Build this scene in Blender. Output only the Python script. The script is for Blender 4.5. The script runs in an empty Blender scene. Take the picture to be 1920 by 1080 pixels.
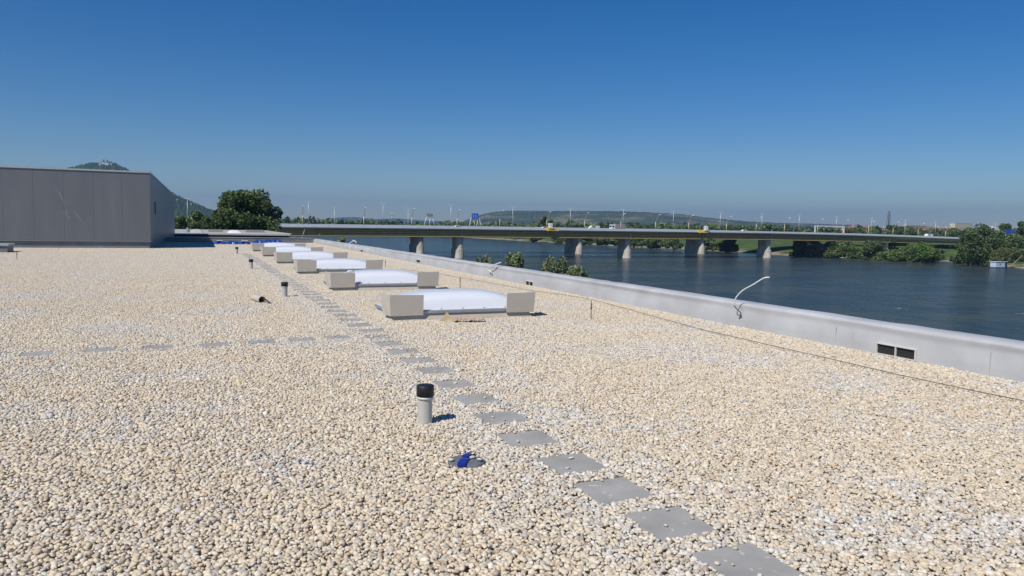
import bpy, math, random
import numpy as np
R = math.radians
random.seed(7)
scene = bpy.context.scene
COL = scene.collection

# ------------------------------------------------------------------ camera, sky, sun, exposure
F = 1405.0            # focal length in pixels of a 1920 px wide frame
EYE = 1.65
def _n(v): return v/np.linalg.norm(v)
YC = _n(np.array([350-960, 540-409, -F]))          # roof's long axis seen from the camera
ZC = _n(np.cross(YC, _n(np.array([1, -.0185, 0.])))); ZC = ZC if ZC[1] > 0 else -ZC
XC = np.cross(YC, ZC)
from mathutils import Matrix, Vector
cam_data = bpy.data.cameras.new('camera'); cam = bpy.data.objects.new('camera', cam_data); COL.objects.link(cam)
cam.matrix_world = Matrix(((XC[0], XC[1], XC[2], 0), (YC[0], YC[1], YC[2], 0), (ZC[0], ZC[1], ZC[2], EYE), (0, 0, 0, 1)))
cam_data.sensor_width = 36; cam_data.lens = F/1920*36
cam_data.clip_start = .1; cam_data.clip_end = 30000
scene.camera = cam

SUN_EL = 48.0; LIGHT = (.88, .47)                   # horizontal direction the sunlight travels
ld = _n(np.array([LIGHT[0], LIGHT[1], 0])); el = R(SUN_EL)
ldir = Vector((ld[0]*math.cos(el), ld[1]*math.cos(el), -math.sin(el)))
w = bpy.data.worlds.new('World'); scene.world = w; w.use_nodes = True
nt = w.node_tree; bg = nt.nodes['Background']
sky = nt.nodes.new('ShaderNodeTexSky'); sky.sky_type = 'NISHITA'; sky.sun_disc = False
sky.sun_elevation = el; sky.sun_rotation = math.atan2(-ld[0], -ld[1])
sky.altitude = 0; sky.air_density = 1.0; sky.dust_density = 0.0; sky.ozone_density = 4.0
hs = nt.nodes.new('ShaderNodeHueSaturation'); hs.inputs['Saturation'].default_value = 1.42; nt.links.new(sky.outputs[0], hs.inputs['Color'])
tn = nt.nodes.new('ShaderNodeMix'); tn.data_type = 'RGBA'; tn.blend_type = 'MULTIPLY'; tn.inputs[0].default_value = 1; tn.inputs[7].default_value = (.80, .92, 1.12, 1)
nt.links.new(hs.outputs[0], tn.inputs[6]); nt.links.new(tn.outputs[2], bg.inputs[0]); bg.inputs[1].default_value = .067
sun = bpy.data.lights.new('sun', 'SUN'); sun.energy = 4.25; sun.angle = R(.5); sun.color = (1, .945, .86)
so = bpy.data.objects.new('sun', sun); COL.objects.link(so); so.rotation_euler = ldir.to_track_quat('-Z', 'Y').to_euler()
scene.view_settings.view_transform = 'Standard'; scene.view_settings.look = 'None'
scene.view_settings.exposure = .07; scene.view_settings.gamma = 1

# ------------------------------------------------------------------ photograph measurements -> metres
def ray(px, py):
    c = np.array([px-960, 540-py, -F]); return np.array([XC@c, YC@c, ZC@c])
def G(px, py, z=0.):
    r = ray(px, py); t = (z-EYE)/r[2]; return np.array([r[0]*t, r[1]*t, z])
def PY(px, py, Y):
    r = ray(px, py); t = Y/r[1]; return r*t+np.array([0, 0, EYE])
def PX(px, py, X):
    r = ray(px, py); t = X/r[0]; return r*t+np.array([0, 0, EYE])
def depth(p):
    p = np.array(p, float)-[0, 0, EYE]; return -(p[0]*XC[2]+p[1]*YC[2]+p[2]*ZC[2])
def proj(p):
    p = np.array(p, float)-[0, 0, EYE]; c = p[0]*XC+p[1]*YC+p[2]*ZC; return 960+F*c[0]/-c[2], 540-F*c[1]/-c[2]

# ------------------------------------------------------------------ helpers
def tag(o, label=None, cat=None, group=None, kind=None):
    if label: o['label'] = label
    if cat: o['category'] = cat
    if group: o['group'] = group
    if kind: o['kind'] = kind
    return o
def empty(name, loc, label, cat, group=None, rz=0):
    o = bpy.data.objects.new(name, None); COL.objects.link(o); o.location = loc; o.rotation_euler.z = rz
    o.empty_display_size = .3
    return tag(o, label, cat, group)
def link(name, me, parent=None, loc=None, mat=None):
    o = bpy.data.objects.new(name, me); COL.objects.link(o)
    if parent: o.parent = parent
    if loc is not None: o.location = loc
    if mat and not me.materials: me.materials.append(mat)
    return o
def copy_tree(o, parent=None):
    c = o.copy(); COL.objects.link(c); c.parent = parent
    for ch in [x for x in list(COL.objects) if x.parent == o]: copy_tree(ch, c)
    return c
class MB:
    def __init__(s): s.v = []; s.f = []; s.sm = []
    def face(s, idx, smooth=False): s.f.append(tuple(idx)); s.sm.append(smooth)
    def add(s, vs, fs, smooth=False):
        b = len(s.v); s.v += [tuple(map(float, v)) for v in vs]
        for f in fs: s.face([b+i for i in f], smooth)
        return s
    def box(s, x0, x1, y0, y1, z0, z1, bev=0):
        if bev:
            s.prism([(x0+bev, y0), (x1-bev, y0), (x1, y0+bev), (x1, y1-bev), (x1-bev, y1), (x0+bev, y1), (x0, y1-bev), (x0, y0+bev)], z0, z1, bev); return s
        s.add([(x0,y0,z0),(x1,y0,z0),(x1,y1,z0),(x0,y1,z0),(x0,y0,z1),(x1,y0,z1),(x1,y1,z1),(x0,y1,z1)],
              [(0,3,2,1),(4,5,6,7),(0,1,5,4),(1,2,6,5),(2,3,7,6),(3,0,4,7)]); return s
    def prism(s, poly, z0, z1, top_in=0):
        n = len(poly); c = np.mean(np.array(poly), 0)
        vs = [(x, y, z0) for x, y in poly]+[(x, y, z1-top_in*.6) for x, y in poly]
        fs = [tuple(range(n))[::-1]]+[(i, (i+1) % n, n+(i+1) % n, n+i) for i in range(n)]
        if top_in:
            for x, y in poly:
                d = np.array([x, y])-c; L = np.linalg.norm(d); p = c+d*(1-top_in/L); vs.append((p[0], p[1], z1))
            fs += [(n+i, n+(i+1) % n, 2*n+(i+1) % n, 2*n+i) for i in range(n)]+[tuple(range(2*n, 3*n))]
        else: fs.append(tuple(range(n, 2*n)))
        s.add(vs, fs); return s
    def tube(s, pts, r, n=8, cap=True, smooth=True):
        pts = [np.array(p, float) for p in pts]; rs = r if hasattr(r, '__len__') else [r]*len(pts)
        b = len(s.v); prev = None
        for i, p in enumerate(pts):
            t = _n(pts[min(i+1, len(pts)-1)]-pts[max(i-1, 0)])
            if prev is None:
                a = np.array([0, 0, 1.]) if abs(t[2]) < .9 else np.array([1., 0, 0]); u = _n(np.cross(t, a))
            else: u = _n(prev-t*(prev@t))
            prev = u; v = np.cross(t, u)
            for k in range(n):
                a = 2*math.pi*k/n; q = p+rs[i]*(u*math.cos(a)+v*math.sin(a)); s.v.append(tuple(map(float, q)))
        for i in range(len(pts)-1):
            for k in range(n):
                s.face((b+i*n+k, b+i*n+(k+1) % n, b+(i+1)*n+(k+1) % n, b+(i+1)*n+k), smooth)
        if cap:
            s.face([b+k for k in range(n)][::-1]); e = b+(len(pts)-1)*n; s.face([e+k for k in range(n)])
        return s
    def lathe(s, prof, n=24, cx=0, cy=0, smooth=True):
        b = len(s.v)
        for r_, z in prof:
            for k in range(n):
                a = 2*math.pi*k/n; s.v.append((cx+r_*math.cos(a), cy+r_*math.sin(a), z))
        for i in range(len(prof)-1):
            for k in range(n): s.face((b+i*n+k, b+i*n+(k+1) % n, b+(i+1)*n+(k+1) % n, b+(i+1)*n+k), smooth)
        return s
    def mesh(s, name):
        me = bpy.data.meshes.new(name); me.from_pydata(s.v, [], s.f); me.polygons.foreach_set('use_smooth', s.sm); me.update(); return me
    def build(s, name, mat, parent=None, loc=None):
        return link(name, s.mesh(name), parent, loc, mat)
def np_mesh(name, V, Fq, smooth=False):
    """fast mesh from arrays; Fq has equal-size faces"""
    me = bpy.data.meshes.new(name); V = np.asarray(V, np.float32); Fq = np.asarray(Fq, np.int32); k = Fq.shape[1]
    me.vertices.add(len(V)); me.vertices.foreach_set('co', V.ravel())
    me.loops.add(Fq.size); me.loops.foreach_set('vertex_index', Fq.ravel())
    me.polygons.add(len(Fq)); me.polygons.foreach_set('loop_start', np.arange(0, Fq.size, k, dtype=np.int32))
    me.polygons.foreach_set('use_smooth', np.full(len(Fq), smooth)); me.update(calc_edges=True); return me

# ------------------------------------------------------------------ materials
def mat(name, col, rough=.6, metal=0., var=0., vscale=5., bump=0., bscale=30., spec=.5, trans=0.):
    m = bpy.data.materials.new(name); m.use_nodes = True; t = m.node_tree; p = t.nodes['Principled BSDF']
    p.inputs['Roughness'].default_value = rough; p.inputs['Metallic'].default_value = metal
    p.inputs['Specular IOR Level'].default_value = spec
    p.inputs['Base Color'].default_value = (*col, 1)
    tc = t.nodes.new('ShaderNodeTexCoord')
    if var:
        nz = t.nodes.new('ShaderNodeTexNoise'); nz.inputs['Scale'].default_value = vscale; nz.inputs['Detail'].default_value = 6
        t.links.new(tc.outputs['Object'], nz.inputs['Vector'])
        rp = t.nodes.new('ShaderNodeValToRGB'); rp.color_ramp.elements[0].position = .3; rp.color_ramp.elements[1].position = .7
        rp.color_ramp.elements[0].color = (*[c*(1-var) for c in col], 1); rp.color_ramp.elements[1].color = (*[min(1, c*(1+var)) for c in col], 1)
        t.links.new(nz.outputs['Fac'], rp.inputs[0]); t.links.new(rp.outputs[0], p.inputs['Base Color'])
    if bump:
        nb = t.nodes.new('ShaderNodeTexNoise'); nb.inputs['Scale'].default_value = bscale; nb.inputs['Detail'].default_value = 4
        t.links.new(tc.outputs['Object'], nb.inputs['Vector'])
        bp = t.nodes.new('ShaderNodeBump'); bp.inputs['Strength'].default_value = bump; bp.inputs['Distance'].default_value = .02
        t.links.new(nb.outputs['Fac'], bp.inputs['Height']); t.links.new(bp.outputs[0], p.inputs['Normal'])
    return m
M = {}
def m_slab():
    m = mat('concrete_slab', (.335, .33, .315), .88, bump=.2, bscale=160); t = m.node_tree; N = t.nodes; L = t.links; p = N['Principled BSDF']
    gp = N.new('ShaderNodeNewGeometry'); a = N.new('ShaderNodeTexNoise'); a.inputs['Scale'].default_value = 3.2; a.inputs['Detail'].default_value = 7; L.new(gp.outputs['Position'], a.inputs[0])
    r1 = N.new('ShaderNodeValToRGB'); e = r1.color_ramp.elements; e[0].position = .32; e[0].color = (.30, .29, .27, 1); e[1].position = .68; e[1].color = (.41, .40, .37, 1); L.new(a.outputs['Fac'], r1.inputs[0])
    b = N.new('ShaderNodeTexNoise'); b.inputs['Scale'].default_value = 13; b.inputs['Detail'].default_value = 3; L.new(gp.outputs['Position'], b.inputs[0])
    r2 = N.new('ShaderNodeMapRange'); r2.inputs[1].default_value = .64; r2.inputs[2].default_value = .68; L.new(b.outputs['Fac'], r2.inputs[0])
    mx = N.new('ShaderNodeMix'); mx.data_type = 'RGBA'; L.new(r2.outputs[0], mx.inputs[0]); L.new(r1.outputs[0], mx.inputs[6]); mx.inputs[7].default_value = (.52, .50, .44, 1); L.new(mx.outputs[2], p.inputs['Base Color']); return m
M['concrete_slab'] = m_slab()
M['membrane'] = mat('membrane', (.47, .475, .48), .5, var=.13, vscale=1.3, bump=.5, bscale=4)
M['seam'] = mat('seam', (.43, .435, .44), .6)
M['membrane_dark'] = mat('membrane_dark', (.20, .215, .24), .55, var=.15, vscale=1)
M['curb'] = mat('curb', (.50, .46, .39), .7, var=.1, vscale=4)
M['frame_metal'] = mat('frame_metal', (.42, .42, .43), .4, .5, var=.08, vscale=3)
M['deflector'] = mat('deflector', (.58, .53, .455), .5, .1, var=.06, vscale=2)
M['dome'] = mat('dome', (.72, .745, .79), .2, var=.02, vscale=1)
M['screw'] = mat('screw', (.10, .12, .12), .5, .4)
M['pipe'] = mat('pipe', (.50, .49, .45), .45, var=.08, vscale=8)
M['black'] = mat('black_plastic', (.012, .013, .016), .5, var=.3, vscale=60, bump=.3, bscale=120)
M['vent_frame'] = mat('vent_frame', (.62, .61, .56), .5)
M['hole'] = mat('hole_shade', (.02, .02, .02), .9)  # near-black colour stands in for the shade inside openings
M['cable_white'] = mat('cable_white', (.72, .72, .70), .5)
M['cable_dark'] = mat('cable_dark', (.05, .05, .05), .6)
M['rod'] = mat('rod_metal', (.33, .31, .28), .5, .5)
M['rust'] = mat('rod_clamp', (.16, .11, .08), .6, .3)
M['wire'] = mat('wire', (.12, .115, .11), .5, .5)
M['cardboard'] = mat('cardboard', (.44, .33, .21), .85, var=.25, vscale=9)
M['blue'] = mat('blue_film', (.012, .065, .30), .35, var=.3, vscale=5)
M['blue_tape'] = mat('blue_tape', (.012, .025, .24), .35, var=.3, vscale=30)
M['lid'] = mat('grey_lid', (.14, .15, .165), .6, var=.25, vscale=25)
M['stone'] = mat('pebble_stone', (.55, .50, .42), .8, var=.1, vscale=30)
M['dark_stone'] = mat('dark_stone', (.09, .07, .055), .8)
M['flashing'] = mat('flashing', (.30, .31, .32), .4, .5)
M['coping'] = mat('coping', (.48, .50, .50), .4, .3)
M['panel_edge'] = mat('panel_edge', (.14, .145, .15), .7)
M['facade'] = mat('facade', (.42, .41, .38), .8, var=.1, vscale=.5)
M['fascia'] = mat('dark_fascia', (.025, .027, .033), .6)
M['roof_light'] = mat('roof_light', (.42, .41, .38), .8, var=.15, vscale=.6)
M['bridge_edge'] = mat('bridge_edge', (.70, .73, .77), .5, .1, var=.06, vscale=.3)
M['girder'] = mat('girder', (.42, .28, .095), .6, var=.2, vscale=.4)
M['girder_rib'] = mat('girder_rib', (.62, .46, .19), .6)
M['asphalt'] = mat('asphalt', (.05, .05, .05), .9)
M['deck_conc'] = mat('deck_concrete', (.16, .16, .155), .9)
M['pier'] = mat('pier_concrete', (.54, .50, .43), .9, var=.22, vscale=.35)
M['yellow'] = mat('yellow_paint', (.60, .52, .26), .5, var=.1)
M['lamp_white'] = mat('lamp_head', (.75, .76, .75), .35)
M['mast'] = mat('mast', (.60, .63, .66), .4, .3)
M['white'] = mat('white_paint', (.78, .78, .76), .5)
M['grey_sign'] = mat('sign_back', (.33, .34, .33), .5, .3)
M['sign_blue'] = mat('sign_blue', (.02, .10, .60), .4)
M['glass'] = mat('dark_glass', (.02, .025, .03), .15)
M['platform'] = mat('platform_yellow', (.75, .52, .03), .5)
M['truck_box'] = mat('truck_box', (.33, .29, .30), .6)
M['tyre'] = mat('tyre', (.02, .02, .02), .8)
M['bark'] = mat('bark', (.09, .07, .05), .9, var=.3, vscale=3)
M['red_roof'] = mat('red_roof', (.34, .17, .13), .8, var=.2, vscale=.05)
M['cream'] = mat('cream_wall', (.62, .55, .42), .8, var=.05, vscale=.1)
M['pink'] = mat('pink_wall', (.42, .25, .21), .8, var=.1, vscale=.1)
M['houseboat'] = mat('houseboat_wall', (.50, .60, .72), .5)
M['pylon'] = mat('pylon_steel', (.16, .17, .17), .5, .5)
M['wood'] = mat('weathered_wood', (.30, .25, .17), .8, var=.2, vscale=2)

# building cladding: grey metal with faint streaks and stains
def m_cladding():
    m = mat('metal_cladding', (.15, .165, .19), .42, .35); t = m.node_tree; p = t.nodes['Principled BSDF']
    tc = t.nodes.new('ShaderNodeTexCoord'); mp = t.nodes.new('ShaderNodeMapping'); mp.inputs['Scale'].default_value = (.7, .7, .12)
    nz = t.nodes.new('ShaderNodeTexNoise'); nz.inputs['Scale'].default_value = 2.2; nz.inputs['Detail'].default_value = 8
    t.links.new(tc.outputs['Object'], mp.inputs[0]); t.links.new(mp.outputs[0], nz.inputs[0])
    rp = t.nodes.new('ShaderNodeValToRGB'); e = rp.color_ramp.elements
    e[0].position = .35; e[0].color = (.185, .193, .205, 1); e[1].position = .64; e[1].color = (.205, .213, .222, 1)
    x = e.new(.78); x.color = (.235, .24, .25, 1)
    t.links.new(nz.outputs['Fac'], rp.inputs[0]); t.links.new(rp.outputs[0], p.inputs['Base Color']); return m
M['cladding'] = m_cladding()
M['scuff'] = mat('scuff', (.28, .29, .30), .5, .3)

def m_gravel():
    m = bpy.data.materials.new('gravel'); m.use_nodes = True; t = m.node_tree; N = t.nodes; L = t.links; p = N['Principled BSDF']
    p.inputs['Roughness'].default_value = .78; p.inputs['Specular IOR Level'].default_value = .3
    a = N.new('ShaderNodeAttribute'); a.attribute_type = 'INSTANCER'; a.attribute_name = 'rnd'
    b = N.new('ShaderNodeAttribute'); b.attribute_type = 'GEOMETRY'; b.attribute_name = 'prnd'
    ad = N.new('ShaderNodeMath'); ad.operation = 'ADD'; L.new(a.outputs['Fac'], ad.inputs[0]); L.new(b.outputs['Fac'], ad.inputs[1])
    fr = N.new('ShaderNodeMath'); fr.operation = 'FRACT'; L.new(ad.outputs[0], fr.inputs[0])
    def ramp(cols):
        r = N.new('ShaderNodeValToRGB'); r.color_ramp.interpolation = 'LINEAR'; e = r.color_ramp.elements
        while len(e) > 1: e.remove(e[-1])
        for i, (q, c) in enumerate(cols):
            x = e[0] if i == 0 else e.new(q); x.position = q; x.color = (*c, 1)
        L.new(fr.outputs[0], r.inputs[0]); return r
    warm = ramp([(0, (.64, .53, .38)), (.16, (.72, .63, .48)), (.32, (.57, .49, .37)), (.47, (.77, .69, .56)), (.58, (.48, .39, .28)), (.68, (.66, .58, .45)),
                 (.80, (.46, .44, .40)), (.88, (.80, .76, .69)), (.94, (.50, .37, .25)), (1, (.34, .33, .31))])
    cool = ramp([(0, (.60, .56, .48)), (.18, (.70, .68, .65)), (.36, (.44, .44, .43)), (.52, (.78, .76, .72)), (.64, (.48, .43, .35)), (.74, (.56, .56, .55)),
                 (.84, (.33, .34, .35)), (.91, (.84, .82, .79)), (.96, (.40, .31, .24)), (1, (.22, .23, .25))])
    gp = N.new('ShaderNodeNewGeometry')
    n1 = N.new('ShaderNodeTexNoise'); n1.inputs['Scale'].default_value = .55; n1.inputs['Detail'].default_value = 5; n1.inputs['Roughness'].default_value = .65
    L.new(gp.outputs['Position'], n1.inputs['Vector'])
    mr = N.new('ShaderNodeMapRange'); mr.inputs[1].default_value = .50; mr.inputs[2].default_value = .60; L.new(n1.outputs['Fac'], mr.inputs[0])
    # greyer, dustier stones lie along the path of slabs and in a band
    sx = N.new('ShaderNodeSeparateXYZ'); L.new(gp.outputs['Position'], sx.inputs[0])
    def band(out, c, w_, k):
        s_ = N.new('ShaderNodeMath'); s_.operation = 'SUBTRACT'; L.new(out, s_.inputs[0]); s_.inputs[1].default_value = c
        b_ = N.new('ShaderNodeMath'); b_.operation = 'ABSOLUTE'; L.new(s_.outputs[0], b_.inputs[0])
        r_ = N.new('ShaderNodeMapRange'); L.new(b_.outputs[0], r_.inputs[0]); r_.inputs[1].default_value = w_; r_.inputs[2].default_value = w_*.35
        r_.inputs[3].default_value = 0; r_.inputs[4].default_value = k; return r_.outputs[0]
    def mx(x, y):
        m_ = N.new('ShaderNodeMath'); m_.operation = 'MAXIMUM'; L.new(x, m_.inputs[0]); L.new(y, m_.inputs[1]); return m_.outputs[0]
    tot = mx(mr.outputs[0], mx(band(sx.outputs[0], 2.35, .75, .75), band(sx.outputs[1], 10.35, .5, .5)))
    tot = mx(tot, mx(band(sx.outputs[1], 31, 8, .4), band(sx.outputs[0], 8.5, .25, .5)))
    n2 = N.new('ShaderNodeTexNoise'); n2.inputs['Scale'].default_value = 9; n2.inputs['Detail'].default_value = 2; L.new(gp.outputs['Position'], n2.inputs['Vector'])
    m2 = N.new('ShaderNodeMapRange'); m2.inputs[1].default_value = .35; m2.inputs[2].default_value = .6; L.new(n2.outputs['Fac'], m2.inputs[0])
    mu = N.new('ShaderNodeMath'); mu.operation = 'MULTIPLY'; L.new(tot, mu.inputs[0]); L.new(m2.outputs[0], mu.inputs[1])
    mix = N.new('ShaderNodeMix'); mix.data_type = 'RGBA'; L.new(mu.outputs[0], mix.inputs[0]); L.new(warm.outputs[0], mix.inputs[6]); L.new(cool.outputs[0], mix.inputs[7])
    dk = N.new('ShaderNodeMix'); dk.data_type = 'RGBA'; dk.blend_type = 'MULTIPLY'; dk.inputs[0].default_value = 1; dk.inputs[7].default_value = (1.0, .985, .955, 1); L.new(mix.outputs[2], dk.inputs[6]); L.new(dk.outputs[2], p.inputs['Base Color']); return m
M['gravel'] = m_gravel()
M['gravel_bed'] = mat('gravel_bed', (.46, .39, .30), .95, var=.3, vscale=25, bump=.8, bscale=50)  # tone of shadowed gravel, gap shade put into the colour

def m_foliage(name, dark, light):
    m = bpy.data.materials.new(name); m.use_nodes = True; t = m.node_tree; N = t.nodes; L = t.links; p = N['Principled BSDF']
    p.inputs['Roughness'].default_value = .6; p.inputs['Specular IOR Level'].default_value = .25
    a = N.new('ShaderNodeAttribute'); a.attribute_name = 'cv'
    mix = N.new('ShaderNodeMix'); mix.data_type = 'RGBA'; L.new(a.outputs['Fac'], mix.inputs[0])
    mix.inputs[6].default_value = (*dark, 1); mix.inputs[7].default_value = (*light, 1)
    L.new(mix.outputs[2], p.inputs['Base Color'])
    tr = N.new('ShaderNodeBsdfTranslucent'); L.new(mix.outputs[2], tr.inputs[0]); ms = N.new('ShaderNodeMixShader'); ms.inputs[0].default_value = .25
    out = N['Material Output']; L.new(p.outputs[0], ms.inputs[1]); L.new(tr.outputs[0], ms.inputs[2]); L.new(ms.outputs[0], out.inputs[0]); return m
M['leaf_dark'] = m_foliage('leaf_dark', (.034, .060, .020), (.19, .26, .09))
M['leaf_mid'] = m_foliage('leaf_mid', (.05, .08, .026), (.21, .29, .10))
M['leaf_bright'] = m_foliage('leaf_bright', (.065, .12, .03), (.20, .31, .08))
M['leaf_olive'] = m_foliage('leaf_olive', (.06, .07, .025), (.19, .20, .075))
M['leaf_silver'] = m_foliage('leaf_silver', (.07, .085, .06), (.30, .32, .26))
M['leaf_willow'] = m_foliage('leaf_willow', (.10, .13, .06), (.38, .44, .25))
M['leaf_blossom'] = m_foliage('leaf_blossom', (.09, .13, .05), (.42, .42, .27))

def m_water():
    m = bpy.data.materials.new('river_water'); m.use_nodes = True; t = m.node_tree; N = t.nodes; L = t.links; p = N['Principled BSDF']
    p.inputs['Roughness'].default_value = .16; p.inputs['IOR'].default_value = 1.33
    gp = N.new('ShaderNodeNewGeometry')
    def noise(sx, sy, rot, det, rough=.55):
        mp = N.new('ShaderNodeMapping'); mp.inputs['Scale'].default_value = (sx, sy, 1); mp.inputs['Rotation'].default_value = (0, 0, R(rot)); L.new(gp.outputs['Position'], mp.inputs[0])
        n = N.new('ShaderNodeTexNoise'); n.inputs['Scale'].default_value = 1; n.inputs['Detail'].default_value = det; n.inputs['Roughness'].default_value = rough
        L.new(mp.outputs[0], n.inputs[0]); return n.outputs['Fac']
    big = noise(.02, .07, 15, 6); mid = noise(.09, .26, 12, 5, .62); sm = noise(.45, 1.2, -8, 4, .6); chop = noise(.17, .085, 24, 5, .66)
    rp = N.new('ShaderNodeValToRGB'); e = rp.color_ramp.elements; e[0].position = .43; e[0].color = (.060, .072, .056, 1); e[1].position = .55; e[1].color = (.026, .046, .056, 1)  # light and dark of the waves put into the water colour
    bm_ = N.new('ShaderNodeMath'); bm_.operation = 'MULTIPLY_ADD'; L.new(chop, bm_.inputs[0]); bm_.inputs[1].default_value = .5
    bh_ = N.new('ShaderNodeMath'); bh_.operation = 'MULTIPLY'; L.new(big, bh_.inputs[0]); bh_.inputs[1].default_value = .5; L.new(bh_.outputs[0], bm_.inputs[2]); L.new(bm_.outputs[0], rp.inputs[0])
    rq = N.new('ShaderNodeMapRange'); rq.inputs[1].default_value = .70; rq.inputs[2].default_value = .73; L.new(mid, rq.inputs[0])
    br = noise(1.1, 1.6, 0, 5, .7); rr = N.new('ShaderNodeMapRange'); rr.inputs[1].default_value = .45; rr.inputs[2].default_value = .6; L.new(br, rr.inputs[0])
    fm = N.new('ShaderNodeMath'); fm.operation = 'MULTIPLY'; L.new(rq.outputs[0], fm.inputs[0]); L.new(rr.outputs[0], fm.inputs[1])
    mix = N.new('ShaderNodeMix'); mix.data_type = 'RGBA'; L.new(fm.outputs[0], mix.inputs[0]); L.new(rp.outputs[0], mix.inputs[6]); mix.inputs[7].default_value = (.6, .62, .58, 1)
    L.new(mix.outputs[2], p.inputs['Base Color'])
    b0 = N.new('ShaderNodeBump'); b0.inputs['Strength'].default_value = 1; b0.inputs['Distance'].default_value = 4.5; L.new(chop, b0.inputs['Height'])
    b1 = N.new('ShaderNodeBump'); L.new(b0.outputs[0], b1.inputs['Normal']); b1.inputs['Strength'].default_value = 1; b1.inputs['Distance'].default_value = 1.1; L.new(mid, b1.inputs['Height'])
    b2 = N.new('ShaderNodeBump'); b2.inputs['Strength'].default_value = 1; b2.inputs['Distance'].default_value = .22; L.new(sm, b2.inputs['Height']); L.new(b1.outputs[0], b2.inputs['Normal'])
    L.new(b2.outputs[0], p.inputs['Normal']); return m
M['water'] = m_water()

def m_ground():
    m = bpy.data.materials.new('ground'); m.use_nodes = True; t = m.node_tree; N = t.nodes; L = t.links; p = N['Principled BSDF']; p.inputs['Roughness'].default_value = .95
    p.inputs['Specular IOR Level'].default_value = .1
    gp = N.new('ShaderNodeNewGeometry'); sx = N.new('ShaderNodeSeparateXYZ'); L.new(gp.outputs['Position'], sx.inputs[0])
    n = N.new('ShaderNodeTexNoise'); n.inputs['Scale'].default_value = .12; n.inputs['Detail'].default_value = 8; L.new(gp.outputs['Position'], n.inputs[0])
    g = N.new('ShaderNodeValToRGB'); e = g.color_ramp.elements; e[0].position = .35; e[0].color = (.045, .075, .022, 1); e[1].position = .65; e[1].color = (.10, .15, .045, 1); L.new(n.outputs['Fac'], g.inputs[0])
    ns = N.new('ShaderNodeTexNoise'); ns.inputs['Scale'].default_value = 1.2; ns.inputs['Detail'].default_value = 6; L.new(gp.outputs['Position'], ns.inputs[0])
    s = N.new('ShaderNodeValToRGB'); e = s.color_ramp.elements; e[0].position = .4; e[0].color = (.10, .09, .07, 1); e[1].position = .6; e[1].color = (.42, .38, .29, 1); L.new(ns.outputs['Fac'], s.inputs[0])
    ad = N.new('ShaderNodeMath'); ad.operation = 'MULTIPLY_ADD'; L.new(n.outputs['Fac'], ad.inputs[0]); ad.inputs[1].default_value = -4.; L.new(sx.outputs[2], ad.inputs[2])
    mr = N.new('ShaderNodeMapRange'); L.new(ad.outputs[0], mr.inputs[0]); mr.inputs[1].default_value = -14.9; mr.inputs[2].default_value = -14.1
    mix = N.new('ShaderNodeMix'); mix.data_type = 'RGBA'; L.new(mr.outputs[0], mix.inputs[0]); L.new(s.outputs[0], mix.inputs[6]); L.new(g.outputs[0], mix.inputs[7])
    L.new(mix.outputs[2], p.inputs['Base Color']); return m
M['ground'] = m_ground()

def m_hill(name, c0, c1, field, sc):
    m = bpy.data.materials.new(name); m.use_nodes = True; t = m.node_tree; N = t.nodes; L = t.links; p = N['Principled BSDF']; p.inputs['Roughness'].default_value = 1
    p.inputs['Specular IOR Level'].default_value = 0
    gp = N.new('ShaderNodeNewGeometry')
    n = N.new('ShaderNodeTexNoise'); n.inputs['Scale'].default_value = sc; n.inputs['Detail'].default_value = 10; n.inputs['Roughness'].default_value = .7; L.new(gp.outputs['Position'], n.inputs[0])
    g = N.new('ShaderNodeValToRGB'); e = g.color_ramp.elements; e[0].position = .35; e[0].color = (*c0, 1); e[1].position = .62; e[1].color = (*c1, 1)
    if field: x = e.new(.72); x.color = (*field, 1); e[1].position = .53; x.position = .62
    L.new(n.outputs['Fac'], g.inputs[0]); L.new(g.outputs[0], p.inputs['Base Color'])
    nb = N.new('ShaderNodeTexNoise'); nb.inputs['Scale'].default_value = .06; nb.inputs['Detail'].default_value = 4; L.new(gp.outputs['Position'], nb.inputs[0])
    b = N.new('ShaderNodeBump'); b.inputs['Strength'].default_value = 1; b.inputs['Distance'].default_value = 14; L.new(nb.outputs['Fac'], b.inputs['Height']); L.new(b.outputs[0], p.inputs['Normal'])
    return m

# ------------------------------------------------------------------ setting: river, ground, hills
WZ = -13.35
rv = MB(); rv.add([(-1500, -1500, WZ), (1500, -1500, WZ), (1500, 2500, WZ), (-1500, 2500, WZ)], [(0, 1, 2, 3)])
tag(rv.build('river', M['water']), kind='structure')
gm = MB()
def strip(shore, sgn, zs, offs):
    b = len(gm.v); n = len(offs)
    for (x, y) in shore:
        for o, z in zip(offs, zs): gm.v.append((x+sgn*o, y, z))
    for i in range(len(shore)-1):
        for k in range(n-1):
            f = (b+i*n+k, b+i*n+k+1, b+(i+1)*n+k+1, b+(i+1)*n+k); gm.face(f if sgn > 0 else f[::-1], True)
def densify(pts, d=12, j=1.6):
    out = []
    for (a, b_) in zip(pts[:-1], pts[1:]):
        k = max(1, int(math.dist(a, b_)/d))
        for i in range(k):
            t_ = i/k; out.append((a[0]+(b_[0]-a[0])*t_+random.uniform(-j, j), a[1]+(b_[1]-a[1])*t_))
    out.append(pts[-1]); return out
SHORE = [(300, -900), (300, 0), (308, 120), (318, 190), (330, 211), (347, 238), (360, 261), (351, 283), (333, 300), (314, 319), (317, 350), (320, 393), (313, 439), (298, 469), (295, 530), (281, 601), (272, 712), (262, 860), (250, 1000)]
strip(densify(SHORE), 1, [-14.6, -13.4, -12.4, -11.0, -9.2, -8.2, -7.4, -7.0, -7.0], [-4, 0, 5, 14, 34, 70, 200, 1500, 11000])
LSH = [(24, -900), (24, 60), (28, 150), (34, 260), (40, 330), (48, 450), (60, 620), (66, 760), (40, 900), (20, 1000)]
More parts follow.
